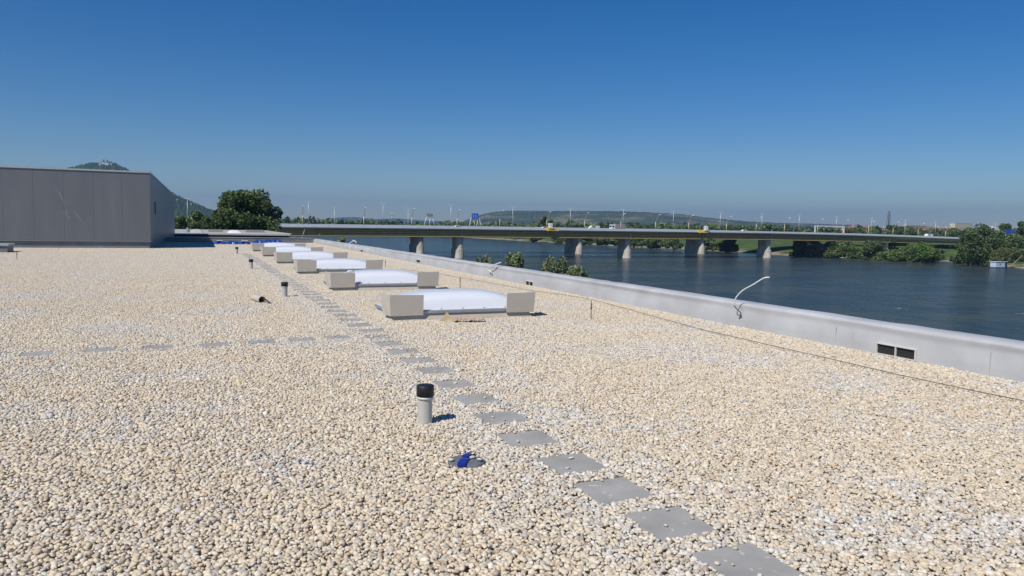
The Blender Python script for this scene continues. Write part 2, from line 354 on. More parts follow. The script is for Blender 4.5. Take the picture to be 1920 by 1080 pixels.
strip(densify(LSH), -1, [-14.6, -13.3, -12.2, -11.2, -10.6, -10, -8, -6], [-3, 0, 4, 10, 30, 200, 1500, 11000])
b0 = len(gm.v); gm.v += [(-11000, 985, -10), (11000, 985, -8), (11000, 12500, -4), (-11000, 12500, -4), (-11000, 975, -15), (11000, 975, -15)]
gm.face((b0, b0+1, b0+2, b0+3)); gm.face((b0+4, b0+5, b0+1, b0))
tag(gm.build('ground', M['ground']), kind='structure')

def vnoise(x, seed):
    rs = np.random.RandomState(seed); t_ = rs.rand(4096); i = np.floor(x).astype(int); f_ = x-i; f_ = f_*f_*(3-2*f_)
    return t_[i % 4096]*(1-f_)+t_[(i+1) % 4096]*f_-.5
def hill(name, prof, D, width, m, rough, label, seed, nr=46, base=-8, step=1.5):
    xs = np.arange(prof[0][0], prof[-1][0], step); ys = np.interp(xs, [p[0] for p in prof], [p[1] for p in prof])
    rr = np.linspace(-1, 1, nr); V = []
    dirs = np.array([ray(x, y) for x, y in zip(xs, ys)]); hz = np.hypot(dirs[:, 0], dirs[:, 1]); top = EYE+dirs[:, 2]/hz*D
    ux, uy = dirs[:, 0]/hz, dirs[:, 1]/hz
    rs = np.random.RandomState(seed)
    for j, r_ in enumerate(rr):
        d = D+r_*width
        prof_ = np.cos(r_*math.pi/2)**1.3
        jit = vnoise(xs/9+j*3.1, seed)*.25+vnoise(xs/3+j*7.7, seed+1)*.12
        crest = vnoise(xs/2.2+j*13.3, seed+2)*rough+rs.uniform(-.5, .5, len(xs))*rough
        z = base+(np.maximum(top-base, 0))*np.clip(prof_*(1+jit*(abs(r_))), 0, 1)+crest*(prof_ > .1)
        V.append(np.stack([ux*d, uy*d, z], 1))
    V = np.concatenate(V); n = len(xs); Fs = []
    for j in range(nr-1):
        a = np.arange(n-1)+j*n; Fs.append(np.stack([a, a+1, a+n+1, a+n], 1))
    me = np_mesh(name, V, np.concatenate(Fs), True); o = link(name, me, None, None, m); tag(o, label, kind='structure'); return o
mh1 = m_hill('hill_forest', (.012, .028, .007), (.05, .088, .022), None, .02)
mh2 = m_hill('hill_mixed', (.02, .04, .016), (.06, .085, .035), (.20, .19, .11), .0035)
mh3 = m_hill('hill_far', (.03, .045, .03), (.06, .07, .045), None, .004)
hill('castle_hill', [(-60, 345), (20, 330), (90, 324), (133, 315.5), (165, 308), (200, 306.5), (213, 307.5), (236, 318), (260, 330), (290, 345), (315, 358), (332, 368), (350, 375), (385, 390), (400, 396), (450, 407), (540, 416)], 3400, 900, mh1, 9, 'steep wooded hill', 3)
hill('wooded_hill', [(820, 421), (862, 418), (885, 409), (905, 402), (930, 397.5), (955, 395.5), (1010, 396), (1060, 396.5), (1130, 396.5), (1200, 398), (1250, 400.5), (1280, 402.5), (1330, 409), (1380, 414), (1430, 417.5), (1500, 420), (1560, 425), (1600, 433)], 5000, 1300, mh2, 5, 'long wooded hill', 8)
hill('distant_hill', [(500, 420), (560, 416.5), (600, 412), (640, 407.5), (665, 407), (700, 411), (745, 409.5), (790, 413), (830, 415), (900, 420)], 8800, 500, mh3, 4, 'pale far hill', 12, nr=16)
hill('flat_hill', [(1380, 424), (1430, 420), (1480, 418.5), (1530, 419.5), (1600, 422), (1645, 425), (1660, 428), (1760, 434)], 7600, 700, mh3, 4, 'low far hill', 15, nr=16)

# ------------------------------------------------------------------ foliage
def crown_mesh(seed, W, H, nl=16, leaf=.25, n=2600, flat=.8, spread=.64, rr=(.24, .42), zmin=.14):
    """crown of leaf clumps, W wide and H tall, real leaf-clump size in metres"""
    rs = np.random.RandomState(seed*7+3); P = []; Cv = []; Rr = W/2; k = max(20, n//nl)
    for i in range(nl):
        a = rs.uniform(0, 2*math.pi); q = rs.uniform(0, 1)**.6*spread; zc = rs.uniform(zmin, .88) if i else .86
        q *= math.sqrt(max(.03, 1-(max(0, zc-.28)/.66)**2))
        c = np.array([q*Rr*math.cos(a), q*Rr*math.sin(a), zc*H]); rad = rs.uniform(*rr)*(1-.25*zc)*Rr; tone = rs.uniform(0, .45)
        rz_ = min(max(rad*flat, .10*H), .2*H)
        d = rs.normal(size=(k, 3)); d /= np.linalg.norm(d, axis=1)[:, None]
        p = c+d*(rs.uniform(.45, 1.1, k)**.6)[:, None]*np.array([rad, rad, rz_])
        P.append(p); Cv.append(tone+rs.uniform(0, .4, k)+.12*(d[:, 2]))  # upper leaves of each clump coloured lighter, as if lit from above
    P = np.concatenate(P); Cv = np.clip(np.concatenate(Cv), 0, 1); P[:, 2] = np.clip(P[:, 2], -.02*H, 1.02*H); k = len(P)
    s = leaf*rs.uniform(.5, 1.5, k)[:, None]; u = rs.normal(size=(k, 3)); u /= np.linalg.norm(u, axis=1)[:, None]
    v = np.cross(u, rs.normal(size=(k, 3))); v /= np.linalg.norm(v, axis=1)[:, None]
    V = np.stack([P-u*s-v*s*.7, P+u*s-v*s*.5, P+u*s*.8+v*s*.7, P-u*s*.7+v*s*.6], 1).reshape(-1, 3)
    me = np_mesh('crown', V, np.arange(4*k).reshape(-1, 4)); at = me.attributes.new('cv', 'FLOAT', 'FACE'); at.data.foreach_set('value', Cv.astype(np.float32))
    return me
def trunk_mesh(H, r, limbs, seed, spread):
    rs = random.Random(seed); t_ = MB(); pts = [(0, 0, -.4)]; x = y = 0
    for i in range(1, 6): x += rs.uniform(-.04, .04)*H; y += rs.uniform(-.04, .04)*H; pts.append((x, y, H*i/5*.82))
    t_.tube(pts, [r*1.25, r, r*.85, r*.65, r*.45, r*.2], 7)
    for k in range(limbs):
        i = rs.randint(1, 4); a = rs.uniform(0, 6.28); p = np.array(pts[i]); L_ = spread*rs.uniform(.5, .85)
        q = p+np.array([math.cos(a)*L_*.5, math.sin(a)*L_*.5, H*.10]); e = p+np.array([math.cos(a)*L_, math.sin(a)*L_, H*.2])
        t_.tube([p, q, e], [r*.45, r*.3, r*.1], 5)
    return t_
def tree(name, base, H, W, m, seed, label, cat='tree', group=None, crown_from=.18, **kw):
    e = empty(name, base, label, cat, group)
    tm = trunk_mesh(H, max(.06, .022*H+.03), 5, seed, W*.4).build('trunk', M['bark'], e)
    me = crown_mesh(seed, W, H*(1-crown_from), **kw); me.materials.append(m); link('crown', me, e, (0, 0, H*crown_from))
    return e
def tree_px(name, px, top, bot, wpx, zb, m, seed, label, cat='tree', group=None, extra=0, **kw):
    p = G(px, bot, zb) if bot else None
    d = depth(p); H = (bot-top)*d/F; W = wpx*d/F
    if extra: p = p+np.array([0, 0, -extra]); H += extra
    return tree(name, p, H, W, m, seed, label, cat, group, **kw)

def wood_band(name, line, rows, hmin, hmax, zb, m, seed, leaf=1.5, per=70, gap=7.5, label=None):
    rs = np.random.RandomState(seed); P = []; Cv = []
    for (a, b_) in zip(line[:-1], line[1:]):
        a = np.array(a, float); b_ = np.array(b_, float); L_ = np.linalg.norm(b_-a); n = int(L_/gap)
        nrm = np.array([-(b_-a)[1], (b_-a)[0]])/L_
        for r_ in range(rows):
            for i in range(n):
                q = a+(b_-a)*(i+rs.rand())/n+nrm*(r_*8+rs.uniform(-3, 3)); H = rs.uniform(hmin, hmax)*(1+.12*r_); W = H*rs.uniform(.35, .55)
                tone = rs.uniform(0, .5)
                for l in range(4):
                    c = np.array([q[0]+rs.uniform(-.5, .5)*W, q[1]+rs.uniform(-.5, .5)*W, zb+H*rs.uniform(.25, .8)]); k = per//4
                    d = rs.normal(size=(k, 3)); d /= np.linalg.norm(d, axis=1)[:, None]
                    P.append(c+d*np.array([W*.5, W*.5, H*.24])*rs.uniform(.7, 1, (k, 1))); Cv.append(tone+rs.uniform(0, .35, k)+.15*d[:, 2])  # clump tops get a lighter leaf colour in place of top light
    P = np.concatenate(P); Cv = np.clip(np.concatenate(Cv), 0, 1); k = len(P); P[:, 2] = np.maximum(P[:, 2], zb)
    s = leaf*rs.uniform(.6, 1.3, k)[:, None]; u = rs.normal(size=(k, 3)); u /= np.linalg.norm(u, axis=1)[:, None]
    v = np.cross(u, rs.normal(size=(k, 3))); v /= np.linalg.norm(v, axis=1)[:, None]
    V = np.stack([P-u*s-v*s*.7, P+u*s-v*s*.5, P+u*s*.8+v*s*.7, P-u*s*.7+v*s*.6], 1).reshape(-1, 3)
    me = np_mesh(name, V, np.arange(4*k).reshape(-1, 4)); at = me.attributes.new('cv', 'FLOAT', 'FACE'); at.data.foreach_set('value', Cv.astype(np.float32))
    o = link(name, me, None, None, m); tag(o, label, kind='stuff'); return o
wood_band('woodland', [(262, 1000), (268, 860), (279, 720), (291, 610)], 4, 8.5, 12.5, -11.5, M['leaf_mid'], 5, label='dense wood along the far river bank')
wood_band('woodland', [(270, 1010), (-60, 1010), (-500, 1040)], 3, 10, 14.5, -10.5, M['leaf_mid'], 6, leaf=1.8, label='dark line of wood closing the river beyond the bridge')
wood_band('woodland', [(1300, 560), (900, 600), (640, 640), (420, 660), (330, 700)], 3, 9, 13, -7.5, M['leaf_mid'], 9, leaf=1.6, gap=9, label='wood behind the bridge on the far bank')

# ------------------------------------------------------------------ our roof: slab, parapet, end wall
X1 = 8.45; XL = -46.0; YE = 56.0
bld = empty('flat_roof_building', (0, 0, 0), 'flat roofed building whose gravel covered roof fills the foreground', 'building')
MB().box(XL, X1+.5, -6, YE+.35, -11.5, -.46).build('wall', M['facade'], bld)
MB().box(XL, X1-.002, -5.9, YE-.002, -.45, -.016).build('roof', M['gravel_bed'], bld)

def wavy(y, k, s): return vnoise(np.array([y*k+50.]), s)[0]
def parapet_profile(y):
    h = .42-.0022*max(0, y-10)
    w1 = .028*wavy(y, 1.1, 1)+.014*wavy(y, 3.3, 2); w2 = .020*wavy(y, 1.6, 3)
    w3 = .016*wavy(y, .45, 9)+.010*wavy(y, 5.5, 11)
    return [(X1, -.04), (X1+.003+w2*.3, .09), (X1+.012+w2+w3, .18+w1), (X1+.034+w2*.9+w3, .27+w1), (X1+.040+w3, h-.085+w1*.8), (X1+.022+w2*.3, h-.055+w1*.5), (X1+.028, h-.030+w1*.3), (X1+.062, h-.008+.006*wavy(y, 2.2, 5)), (X1+.20, h+.002+.006*wavy(y, 3, 6)), (X1+.34, h-.004+.014*wavy(y, 2.9, 7)), (X1+.40, h-.03), (X1+.41, -.46)]
par = empty('parapet_wall', (0, 0, 0), 'long low parapet wrapped in pale grey roofing membrane on the river side', 'parapet')
pm = MB(); ys = np.concatenate([np.arange(-5, 30, .12), np.arange(30, YE+.36, .4)]); npf = 12
vents = [(6.57, 7.14, .03, .155), (18.01, 18.47, .02, .12)]
for y in ys:
    for q in parapet_profile(y): pm.v.append((q[0], float(y), q[1]))
for i in range(len(ys)-1):
    for k in range(npf-1): pm.face((i*npf+k, (i+1)*npf+k, (i+1)*npf+k+1, i*npf+k+1), True)
pm.build('membrane', M['membrane'], par)
# seams and patches in the membrane
for yy in (5.62, 7.86):
    MB().box(X1-.004, X1+.004, yy-.0015, yy+.0015, 0, .29).build('seam', M['seam'], par)
MB().box(X1-.004, X1+.004, 7.55, 7.553, .0, .238).build('seam', M['seam'], par)
for (y0, y1, z0, z1) in vents:
    v = MB(); t_ = .014; xo = X1-.034
    ym = (y0+y1)/2
    v.box(xo, X1+.02, y0-t_, y1+t_, z1, z1+t_); v.box(xo, X1+.02, y0-t_, y1+t_, z0-t_, z0)
    v.box(xo, X1+.02, y0-t_, y0, z0, z1); v.box(xo, X1+.02, y1, y1+t_, z0, z1); v.box(xo+.002, X1+.02, ym-.006, ym+.006, z0, z1)
    e = v.build('overflow_vent', M['vent_frame'], par)
    MB().box(X1-.008, X1+.012, y0, ym-.006, z0, z1).box(X1-.008, X1+.012, ym+.006, y1, z0, z1).build('vent_shade_panel', M['hole'], e)  # solid dark panels, shade of the openings put into their colour
for (y0, z0) in ((28.84, .07), (39.4, .06)):
    e = MB().box(X1-.012, X1+.02, y0-.26, y0+.26, z0-.02, z0+.11).build('overflow_vent', M['vent_frame'], par)
    MB().box(X1-.016, X1-.008, y0-.24, y0+.24, z0, z0+.09).build('vent_shade_panel', M['hole'], e)  # dark panel painted as the shaded opening, nothing is cut out
# end wall
ew = empty('end_wall', (0, YE, 0), 'low dark membrane covered wall closing the far end of the roof', 'wall')
MB().box(-1.76, X1-.004, 0, .3, -.04, .34).build('membrane', M['membrane_dark'], ew)
MB().box(-1.76, X1-.004, -.03, .33, .342, .375).build('coping', M['coping'], ew)

# ------------------------------------------------------------------ tall metal-clad building
mb = empty('metal_clad_building', (-1.78, 44.35, 0), 'dark grey metal clad box building standing on the gravel roof', 'building')
LB = 21.8; WB = 44
MB().box(-WB, 0-.03, .03, LB, .38, 4.0).build('core', M['panel_edge'], mb)
wp = MB(); wd = 1.32; x = 0.0
while x > -WB: wp.box(max(-WB, x-wd+.006), x, 0, .028, .40, 3.98); x -= wd
wp.build('front_cladding', M['cladding'], mb)
wp = MB(); y = .03
while y < LB: wp.box(-.028, 0, y, min(LB, y+wd-.006), .40, 3.98); y += wd
wp.build('side_cladding', M['cladding'], mb)
MB().box(-WB, -.06, .06, LB, -.04, .36).build('plinth', M['membrane_dark'], mb)
MB().box(-WB, .035, -.035, .03, .355, .395).box(-.0, .035, .032, LB, .355, .395).build('base_flashing', M['flashing'], mb)
MB().box(-WB, .04, -.04, .3, 3.985, 4.07).box(-.26, .04, .302, LB, 3.985, 4.07).build('coping', M['coping'], mb)
MB().box(.002, .05, 3.0, 3.14, 1.9, 2.6).build('side_slot', M['panel_edge'], mb)
sc = MB()
rs_ = random.Random(4)
for (x0, z0, x1, z1) in [(-4.2, 1.95, -3.6, 1.55), (-4.35, 3.2, -3.85, 2.2), (-3.5, 1.9, -3.15, 1.35), (-4.6, 1.35, -3.7, 1.40), (-3.35, 1.33, -2.8, 1.38), (-3.9, 2.0, -3.7, 1.4)]:
    n = 7; L_ = []
    for i in range(n+1):
        t_ = i/n; L_.append((x0+(x1-x0)*t_+rs_.uniform(-.01, .01), z0+(z1-z0)*t_, .022*math.sin(math.pi*t_)+.004))
    b = len(sc.v)
    for (a, z, ww) in L_: sc.v += [(a-ww, -.003, z), (a+ww, -.003, z+.004)]
    for i in range(n): sc.face((b+2*i, b+2*i+1, b+2*i+3, b+2*i+2))
sc.build('scuff_mark', M['scuff'], mb)

for ch in mb.children:      # the side wall runs slightly outwards and the roof falls towards the back
    for v_ in ch.data.vertices:
        y_ = max(0, v_.co.y); v_.co.x += y_*.041; v_.co.z *= 1-.0068*y_ if v_.co.z > 1 else 1
# small upstand at the left edge
ub = empty('roof_curb', (-7.2, 38.72, 0), 'low grey roof upstand beside the metal clad building', 'roof hatch')
MB().box(-1.6, 0, 0, 1.3, -.02, .30).build('upstand', M['membrane_dark'], ub)
MB().box(-1.65, .05, -.05, 1.35, .302, .38).build('lid', M['coping'], ub)

# ------------------------------------------------------------------ skylights
def dome_mesh(w_, d_, h, nx=36, ny=20):
    V = []
    for j in range(ny+1):
        for i in range(nx+1):
            u = i/nx*2-1; v = j/ny*2-1
            V.append((w_*(u+1)/2, d_*(v+1)/2, h*(max(0, 1-abs(u)**3))**.62*(max(0, 1-abs(v)**3))**.55))
    Fq = [(j*(nx+1)+i, j*(nx+1)+i+1, (j+1)*(nx+1)+i+1, (j+1)*(nx+1)+i) for j in range(ny) for i in range(nx)]
    return np_mesh('dome', V, Fq, True)
SW, SD = 2.54, 1.24
SCREW = MB().lathe([(.0001, .2), (.008, .199), (.013, .195), (.013, .187)], 8).mesh('screw'); SCREW.materials.append(M['screw'])
def plate(pts, th=.006):
    """thin sheet from a quad given as four corners"""
    p = [np.array(q, float) for q in pts]; n = _n(np.cross(p[1]-p[0], p[2]-p[0]))*th
    return [tuple(q) for q in p]+[tuple(q+n) for q in p]
PF = [(0,3,2,1),(4,5,6,7),(0,1,5,4),(1,2,6,5),(2,3,7,6),(3,0,4,7)]
def skylight(loc, label, chip=0):
    e = empty('skylight_dome', loc, label, 'skylight', 'opal dome skylights in a row')
    c = MB(); a, b = -.03, .07   # sloping curb, wider at the foot
    c.add([(-.03, -.03, -.02), (SW+.03, -.03, -.02), (SW+.03, SD+.03, -.02), (-.03, SD+.03, -.02), (.045, .035, .125), (SW-.045, .035, .125), (SW-.045, SD-.035, .125), (.045, SD-.035, .125)],
          [(0,3,2,1),(4,5,6,7),(0,1,5,4),(1,2,6,5),(2,3,7,6),(3,0,4,7)])
    c.build('curb', M['curb'], e)
    f = MB(); f.box(0, SW, 0, SD, .126, .172, .012); f.build('frame', M['frame_metal'], e)
    g = MB(); g.box(.02, SW-.02, .02, SD-.02, .1735, .186, .008); rim = g.build('dome_rim', M['dome'], e)
    pos = [(.10+(SW-.2)*i/6, .055) for i in range(7)]+[(x, .1+j*(SD-.2)/4) for j in range(1, 4) for x in (.055, SW-.055)]
    for x, y in pos: link('screw', SCREW, rim, (x, y, 0))
    dm = dome_mesh(SW-.18, SD-.16, .285); dm.materials.append(M['dome']); link('dome', dm, e, (.09, .08, .1865))
    # wind deflector plates on the two front corners
    zt, zb = .455, .10
    for s in (0, 1):
        w_ = .53 if s == 0 else .50
        X = (lambda q: q) if s == 0 else (lambda q: SW-q)
        d = MB()
        fr = [(X(-.025), -.03, zb), (X(w_), -.03, zb+.005), (X(w_), -.055, zt-.01+chip*.01), (X(-.045), -.055, zt)]
        sd = [(X(-.025), -.03, zb), (X(-.045), -.055, zt), (X(-.10), .38, zt), (X(-.055), .38, zb)]
        if s: fr = fr[::-1]; sd = sd[::-1]
        d.add(plate(fr), PF); d.add(plate(sd, .005), PF)
        # folded lip along the foot
        x0, x1 = sorted((X(-.02), X(w_-.01))); d.box(x0, x1, -.025, .03, zb-.002, zb+.004)
        d.build('wind_deflector', M['deflector'], e)
    return e
sky_y = [12.06, 17.62, 23.35, 29.05, 34.7, 40.2]
desc = ['nearest white dome skylight with metal corner plates, brown rag in front', 'second nearest dome skylight in the row, white chip on its corner plate', 'third dome skylight of the row counted from the nearest', 'fourth dome skylight of the row, partly hidden by nearer ones', 'fifth dome skylight of the row, small in the distance', 'farthest dome skylight of the row, before the blue sheets']
for i, y in enumerate(sky_y): skylight((3.08, y, 0), desc[i])
# white foam piece on second skylight plate
fo = MB(); fo.tube([(0, 0, 0), (.04, .0, .012), (.12, .01, .008), (.16, 0, 0)], [.014, .026, .024, .012], 8)
tag(fo.build('foam_piece', M['white'], None, (3.42, 17.575, .468)), 'small white foam scrap on the corner plate of the second nearest skylight', 'debris')

# ------------------------------------------------------------------ stepping slabs
ORD = ['nearest', 'second nearest', 'third nearest', 'fourth nearest', 'fifth nearest', 'sixth nearest', 'seventh nearest', 'eighth nearest', 'ninth nearest', 'tenth nearest', 'eleventh nearest', 'twelfth nearest', 'thirteenth nearest', 'fourteenth nearest', 'fifteenth nearest', 'sixteenth nearest', 'seventeenth nearest', 'eighteenth nearest', 'nineteenth nearest', 'twentieth nearest']
TEN = ['', '', 'twenty', 'thirty', 'forty', 'fifty']; UN = ['first', 'second', 'third', 'fourth', 'fifth', 'sixth', 'seventh', 'eighth', 'ninth']
def ordn(i):
    if i < 20: return ORD[i]
    k = i+1
    return (TEN[k//10]+'-'+UN[k % 10-1]+' nearest') if k % 10 else {30: 'thirtieth', 40: 'fortieth', 50: 'fiftieth'}[k]+' nearest'
slab_pos = [(2.50, 2.80), (2.45, 3.37), (2.42, 3.93), (2.42, 4.49), (2.38, 5.14), (2.44, 5.78), (2.47, 6.49), (2.49, 7.18), (2.53, 7.92), (2.52, 8.56), (2.52, 9.22), (2.50, 9.86), (2.50, 10.50)]
y = 11.15
while y < 38: slab_pos.append((2.52+.03*math.sin(y*3), y)); y += .65
slabs = []
HS = .195
extra = ['', ' with pale mortar spots', ' with three pebbles on it', ' with a pebble near its corner']
for i, (x, y) in enumerate(slab_pos):
    rz = random.uniform(-.05, .05); far = y > 25
    m_ = MB(); m_.box(-HS, HS, -HS, HS, -.04, 0, .004)
    o = m_.build('paving_slab', M['concrete_slab'], None, (x, y, .020 if far else .004)); o.rotation_euler = (random.uniform(-.012, .012), random.uniform(-.012, .012), rz)
    tag(o, f'square grey concrete slab, {ordn(i)} of the long path beside the skylights', 'paving slab', 'stepping slabs set in the gravel'); slabs.append((x, y, rz))
cross = [(1.94, 10.63), (1.44, 10.57), (.91, 10.5), (.31, 10.46), (-.36, 10.44), (-1.0, 10.43), (-1.66, 10.35), (-2.3, 10.33), (-2.95, 10.3)]
for i, (x, y) in enumerate(cross):
    rz = random.uniform(-.05, .05)
    m_ = MB(); m_.box(-HS, HS, -HS, HS, -.04, 0, .004)
    o = m_.build('paving_slab', M['concrete_slab'], None, (x, y, .006)); o.rotation_euler.z = rz
    tag(o, f'grey concrete slab, {(["first"]+UN[1:])[i]} of the short branch path counted from the long path', 'paving slab', 'stepping slabs set in the gravel'); slabs.append((x, y, rz))

# ------------------------------------------------------------------ vent pipes
PIPES = [(1.77, 5.82), (1.90, 16.6), (1.94, 26.3), (2.16, 37.9)]
pl = ['nearest pale vent pipe with black cap beside the slab path', 'second vent pipe with black cap, near the fallen tube', 'third vent pipe, small, left of the third skylight', 'farthest vent pipe with black cap near the blue sheet']
p0 = None
for i, (x, y) in enumerate(PIPES):
    e = empty('vent_pipe', (x, y, 0), pl[i], 'vent pipe', 'capped vent pipes')
    MB().lathe([(.058, -.03), (.058, .235)], 28).build('pipe', M['pipe'], e)
    MB().lathe([(.058, .214), (.068, .215), (.070, .222), (.068, .232), (.058, .235)], 28).build('collar', M['vent_frame'], e)
    MB().lathe([(.056, .236), (.072, .238), (.0725, .30), (.071, .318), (.066, .326), (.03, .328), (.0001, .329)], 28).build('cap', M['black'], e)

# ------------------------------------------------------------------ drain lid with blue tape and pebbles
def pebble(seed, s=1.):
    import bmesh
    bm = bmesh.new(); bmesh.ops.create_icosphere(bm, subdivisions=2, radius=1); rs = np.random.RandomState(seed)
    ax = np.array([1, rs.uniform(.62, .92), rs.uniform(.40, .66)])*.0140*s; k = rs.normal(size=(3, 3)); ph = rs.uniform(0, 6, 3)
    for v in bm.verts:
        p = np.array(v.co); d = 1+sum(.075*math.sin(2.1*(k[i]@p)+ph[i]) for i in range(3)); p = np.sign(p)*np.abs(p)**.92*d*ax; v.co = p
    for f in bm.faces: f.smooth = True
    me = bpy.data.meshes.new('pebble'); bm.to_mesh(me); bm.free(); return me
dl = empty('drain_cover', (1.735, 4.73, 0), 'round grey drain cover patched with blue tape, pebbles lying on it', 'drain cover')
MB().lathe([(.126, -.02), (.129, .022), (.12, .028), (.06, .034), (.0001, .036)], 28).build('lid', M['lid'], dl)
def ribbon(pts, wv, th=.002):
    m_ = MB(); b = 0; pts = [np.array(p, float) for p in pts]; wv = np.array(wv, float)
    for p in pts: m_.v += [tuple(p-wv), tuple(p+wv), tuple(p+wv+[0, 0, th]), tuple(p-wv+[0, 0, th])]
    for i in range(len(pts)-1):
        for k in range(4): m_.face((4*i+k, 4*i+(k+1) % 4, 4*i+4+(k+1) % 4, 4*i+4+k))
    m_.face((0, 3, 2, 1)); e_ = 4*(len(pts)-1); m_.face((e_, e_+1, e_+2, e_+3)); return m_
ribbon([(-.075, -.115, .030), (-.055, -.07, .0385), (-.02, -.02, .040), (.0, .0, .039)], (.026, -.016, .0015)).build('tape', M['blue_tape'], dl)
ribbon([(.0, .03, .039), (.03, .08, .043), (.07, .12, .040), (.10, .16, .032)], (.022, -.014, .006)).build('tape', M['blue_tape'], dl)
for i, (dx, dy, s) in enumerate([(.045, .0, 1.5), (.075, -.06, 1.5), (.09, .01, 1.2), (-.11, -.0, 1.4)]):
    o = link('pebble', pebble(40+i, s), None, (1.735+dx, 4.73+dy, .045), M['stone']); o.rotation_euler.z = i*2.
    tag(o, ['white oval pebble on the middle of the taped drain cover', 'white round pebble near the front edge of the drain cover', 'pale small pebble behind two others on the drain cover', 'pebble at the left rim of the drain cover'][i], 'pebble', 'pebbles on the drain cover')
o = link('dark_stone', pebble(60, 1.5), None, (2.80, 7.78, .02), M['dark_stone']); tag(o, 'dark brown stone lying in pale gravel beside the slab path', 'stone')

# fallen tube
tu = empty('fallen_tube', (1.34, 15.45, .07), 'short beige tube lying open on the gravel near the second vent pipe', 'tube')
t_ = MB(); t_.tube([(-.12, .5, 0), (.0, -.0, 0)], .07, 20, cap=False); t_.tube([(.0, 0, 0), (-.12, .5, 0)], .064, 20, cap=False)
t_.build('pipe', M['curb'], tu); t2 = MB(); t2.tube([(-.06, .25, 0), (-.064, .262, 0)], .063, 20); t2.build('tube_shade_disc', M['hole'], tu)  # added dark disc paints the shade inside the open tube
ribbon([(.03, -.06, .04), (.10, -.14, -.02), (.14, -.2, -.055)], (.02, .02, 0)).build('torn_strip', M['rust'], tu)

# crumpled cardboard / rag
rg = empty('cardboard_scrap', (3.95, 11.85, 0), 'crumpled brown cardboard scrap on the gravel before the nearest skylight', 'debris')
cm = MB(); cm.add([(-.13, -.02, .0), (.11, -.10, .02), (.02, .0, .17), (.0, .10, .01)], [(0, 1, 2), (1, 3, 2), (0, 2, 3)]); cm.build('flap', M['cardboard'], rg)
rs = np.random.RandomState(3)
gv = []; nx, ny = 16, 6
for i in range(nx+1):
    for j in range(ny+1):
        x = .08+i/nx*.52; gv.append((x, -.10-.12*i/nx+(j/ny-.5)*(.16+.05*math.sin(i)), .022+.055*abs(math.sin(i*.9+j*1.3))*(1-abs(j/ny-.5)*1.2)+rs.uniform(0, .02)))
gf = [(i*(ny+1)+j, (i+1)*(ny+1)+j, (i+1)*(ny+1)+j+1, i*(ny+1)+j+1) for i in range(nx) for j in range(ny)]
link('crumple', np_mesh('crumple', gv, gf), rg, None, mat('rag', (.42, .30, .21), .9, var=.35, vscale=12))

# ------------------------------------------------------------------ lightning rods, wire, cables
def rod(loc, h, label):
    e = empty('wire_holder', loc, label, 'lightning rod holder', 'thin upright rods in the gravel')
    MB().lathe([(.011, -.02), (.010, h*.55)], 8).build('post', M['rod'], e)
    MB().lathe([(.014, h*.55), (.014, h*.85), (.006, h*.86), (.006, h), (.0001, h)], 8).build('clamp', M['rust'], e)
rod((6.48, 11.42, 0), .35, 'thin grey rod with brown clamp standing right of the nearest skylight')
rod((-5.79, 32.71, 0), .34, 'thin dark rod near the low roof upstand')
rod((-5.75, 42.3, 0), .34, 'thin rod before the metal clad building wall')
rod((6.48, 26.3, 0), .32, 'small rod beyond the third skylight by the parapet')
rod((6.3, 17.8, 0), .32, 'small rod right behind the second nearest skylight')
wpts = [(750, 504, .05), (820, 513, .05), (880, 523, .05), (940, 534, .04), (1000, 545.5, .03), (1059, 552.6, .03), (1109, 561, .05), (1208, 588, .04), (1311, 616.5, .03), (1446, 647.7, .035), (1560, 673.5, .03), (1682, 702, .03), (1804, 728, .03), (1912, 750, .03), (2040, 780, .03)]
wr = MB(); wr.tube([G(a, b, c+.006) for a, b, c in wpts], .0045, 6)
tag(wr.build('earthing_wire', M['wire']), 'thin dark earthing wire running over the gravel along the parapet', 'wire')
def smoothp(P, k=8):
    P = [np.array(p, float) for p in P]; P = [2*P[0]-P[1]]+P+[2*P[-1]-P[-2]]; out = []
    for i in range(1, len(P)-2):
        for j in range(k):
            t_ = j/k; out.append(.5*((2*P[i])+(P[i+1]-P[i-1])*t_+(2*P[i-1]-5*P[i]+4*P[i+1]-P[i+2])*t_*t_+(-P[i-1]+3*P[i]-3*P[i+1]+P[i+2])*t_**3))
    out.append(P[-2]); return out
c1 = empty('cable_end', PX(1386, 598, 8.44), 'loose white cable curving up out of the parapet over the river', 'cable')
o_ = np.array(c1.location)
low = smoothp([PX(1386, 598, 8.45), PX(1389, 588, 8.40), PX(1381, 579, 8.36), PX(1376.5, 573, 8.34)])
up = smoothp([PX(1376.5, 573, 8.34), PX(1379, 560, 8.33), PX(1392, 545, 8.36), PX(1413, 533, 8.40), PX(1432, 521.5, 8.45), PX(1443, 520, 8.5)])
MB().tube([p-o_ for p in low], .008, 8).build('dark_sleeve', M['cable_dark'], c1)
MB().tube([p-o_ for p in up], .0105, 8).build('cable', M['cable_white'], c1)
MB().tube([p-o_ for p in smoothp([PX(1388, 590, 8.42), PX(1390, 580, 8.41), PX(1392, 573, 8.42)])], .004, 6).build('thin_lead', M['rod'], c1)
c2 = empty('cable_end', PX(922, 518, 8.44), 'grey cable stub bent over the parapet behind the nearest skylight', 'cable')
o_ = np.array(c2.location)
MB().tube([p-o_ for p in smoothp([PX(922, 518, 8.45), PX(921, 510, 8.40), PX(914, 505, 8.36), PX(924, 498, 8.38), PX(939, 492, 8.45)])], .016, 6).build('cable', M['cable_white'], c2)
c3 = empty('cable_end', PX(656, 456, 8.7), 'white looped cable sticking up behind the parapet, far along it', 'cable')
o_ = np.array(c3.location)
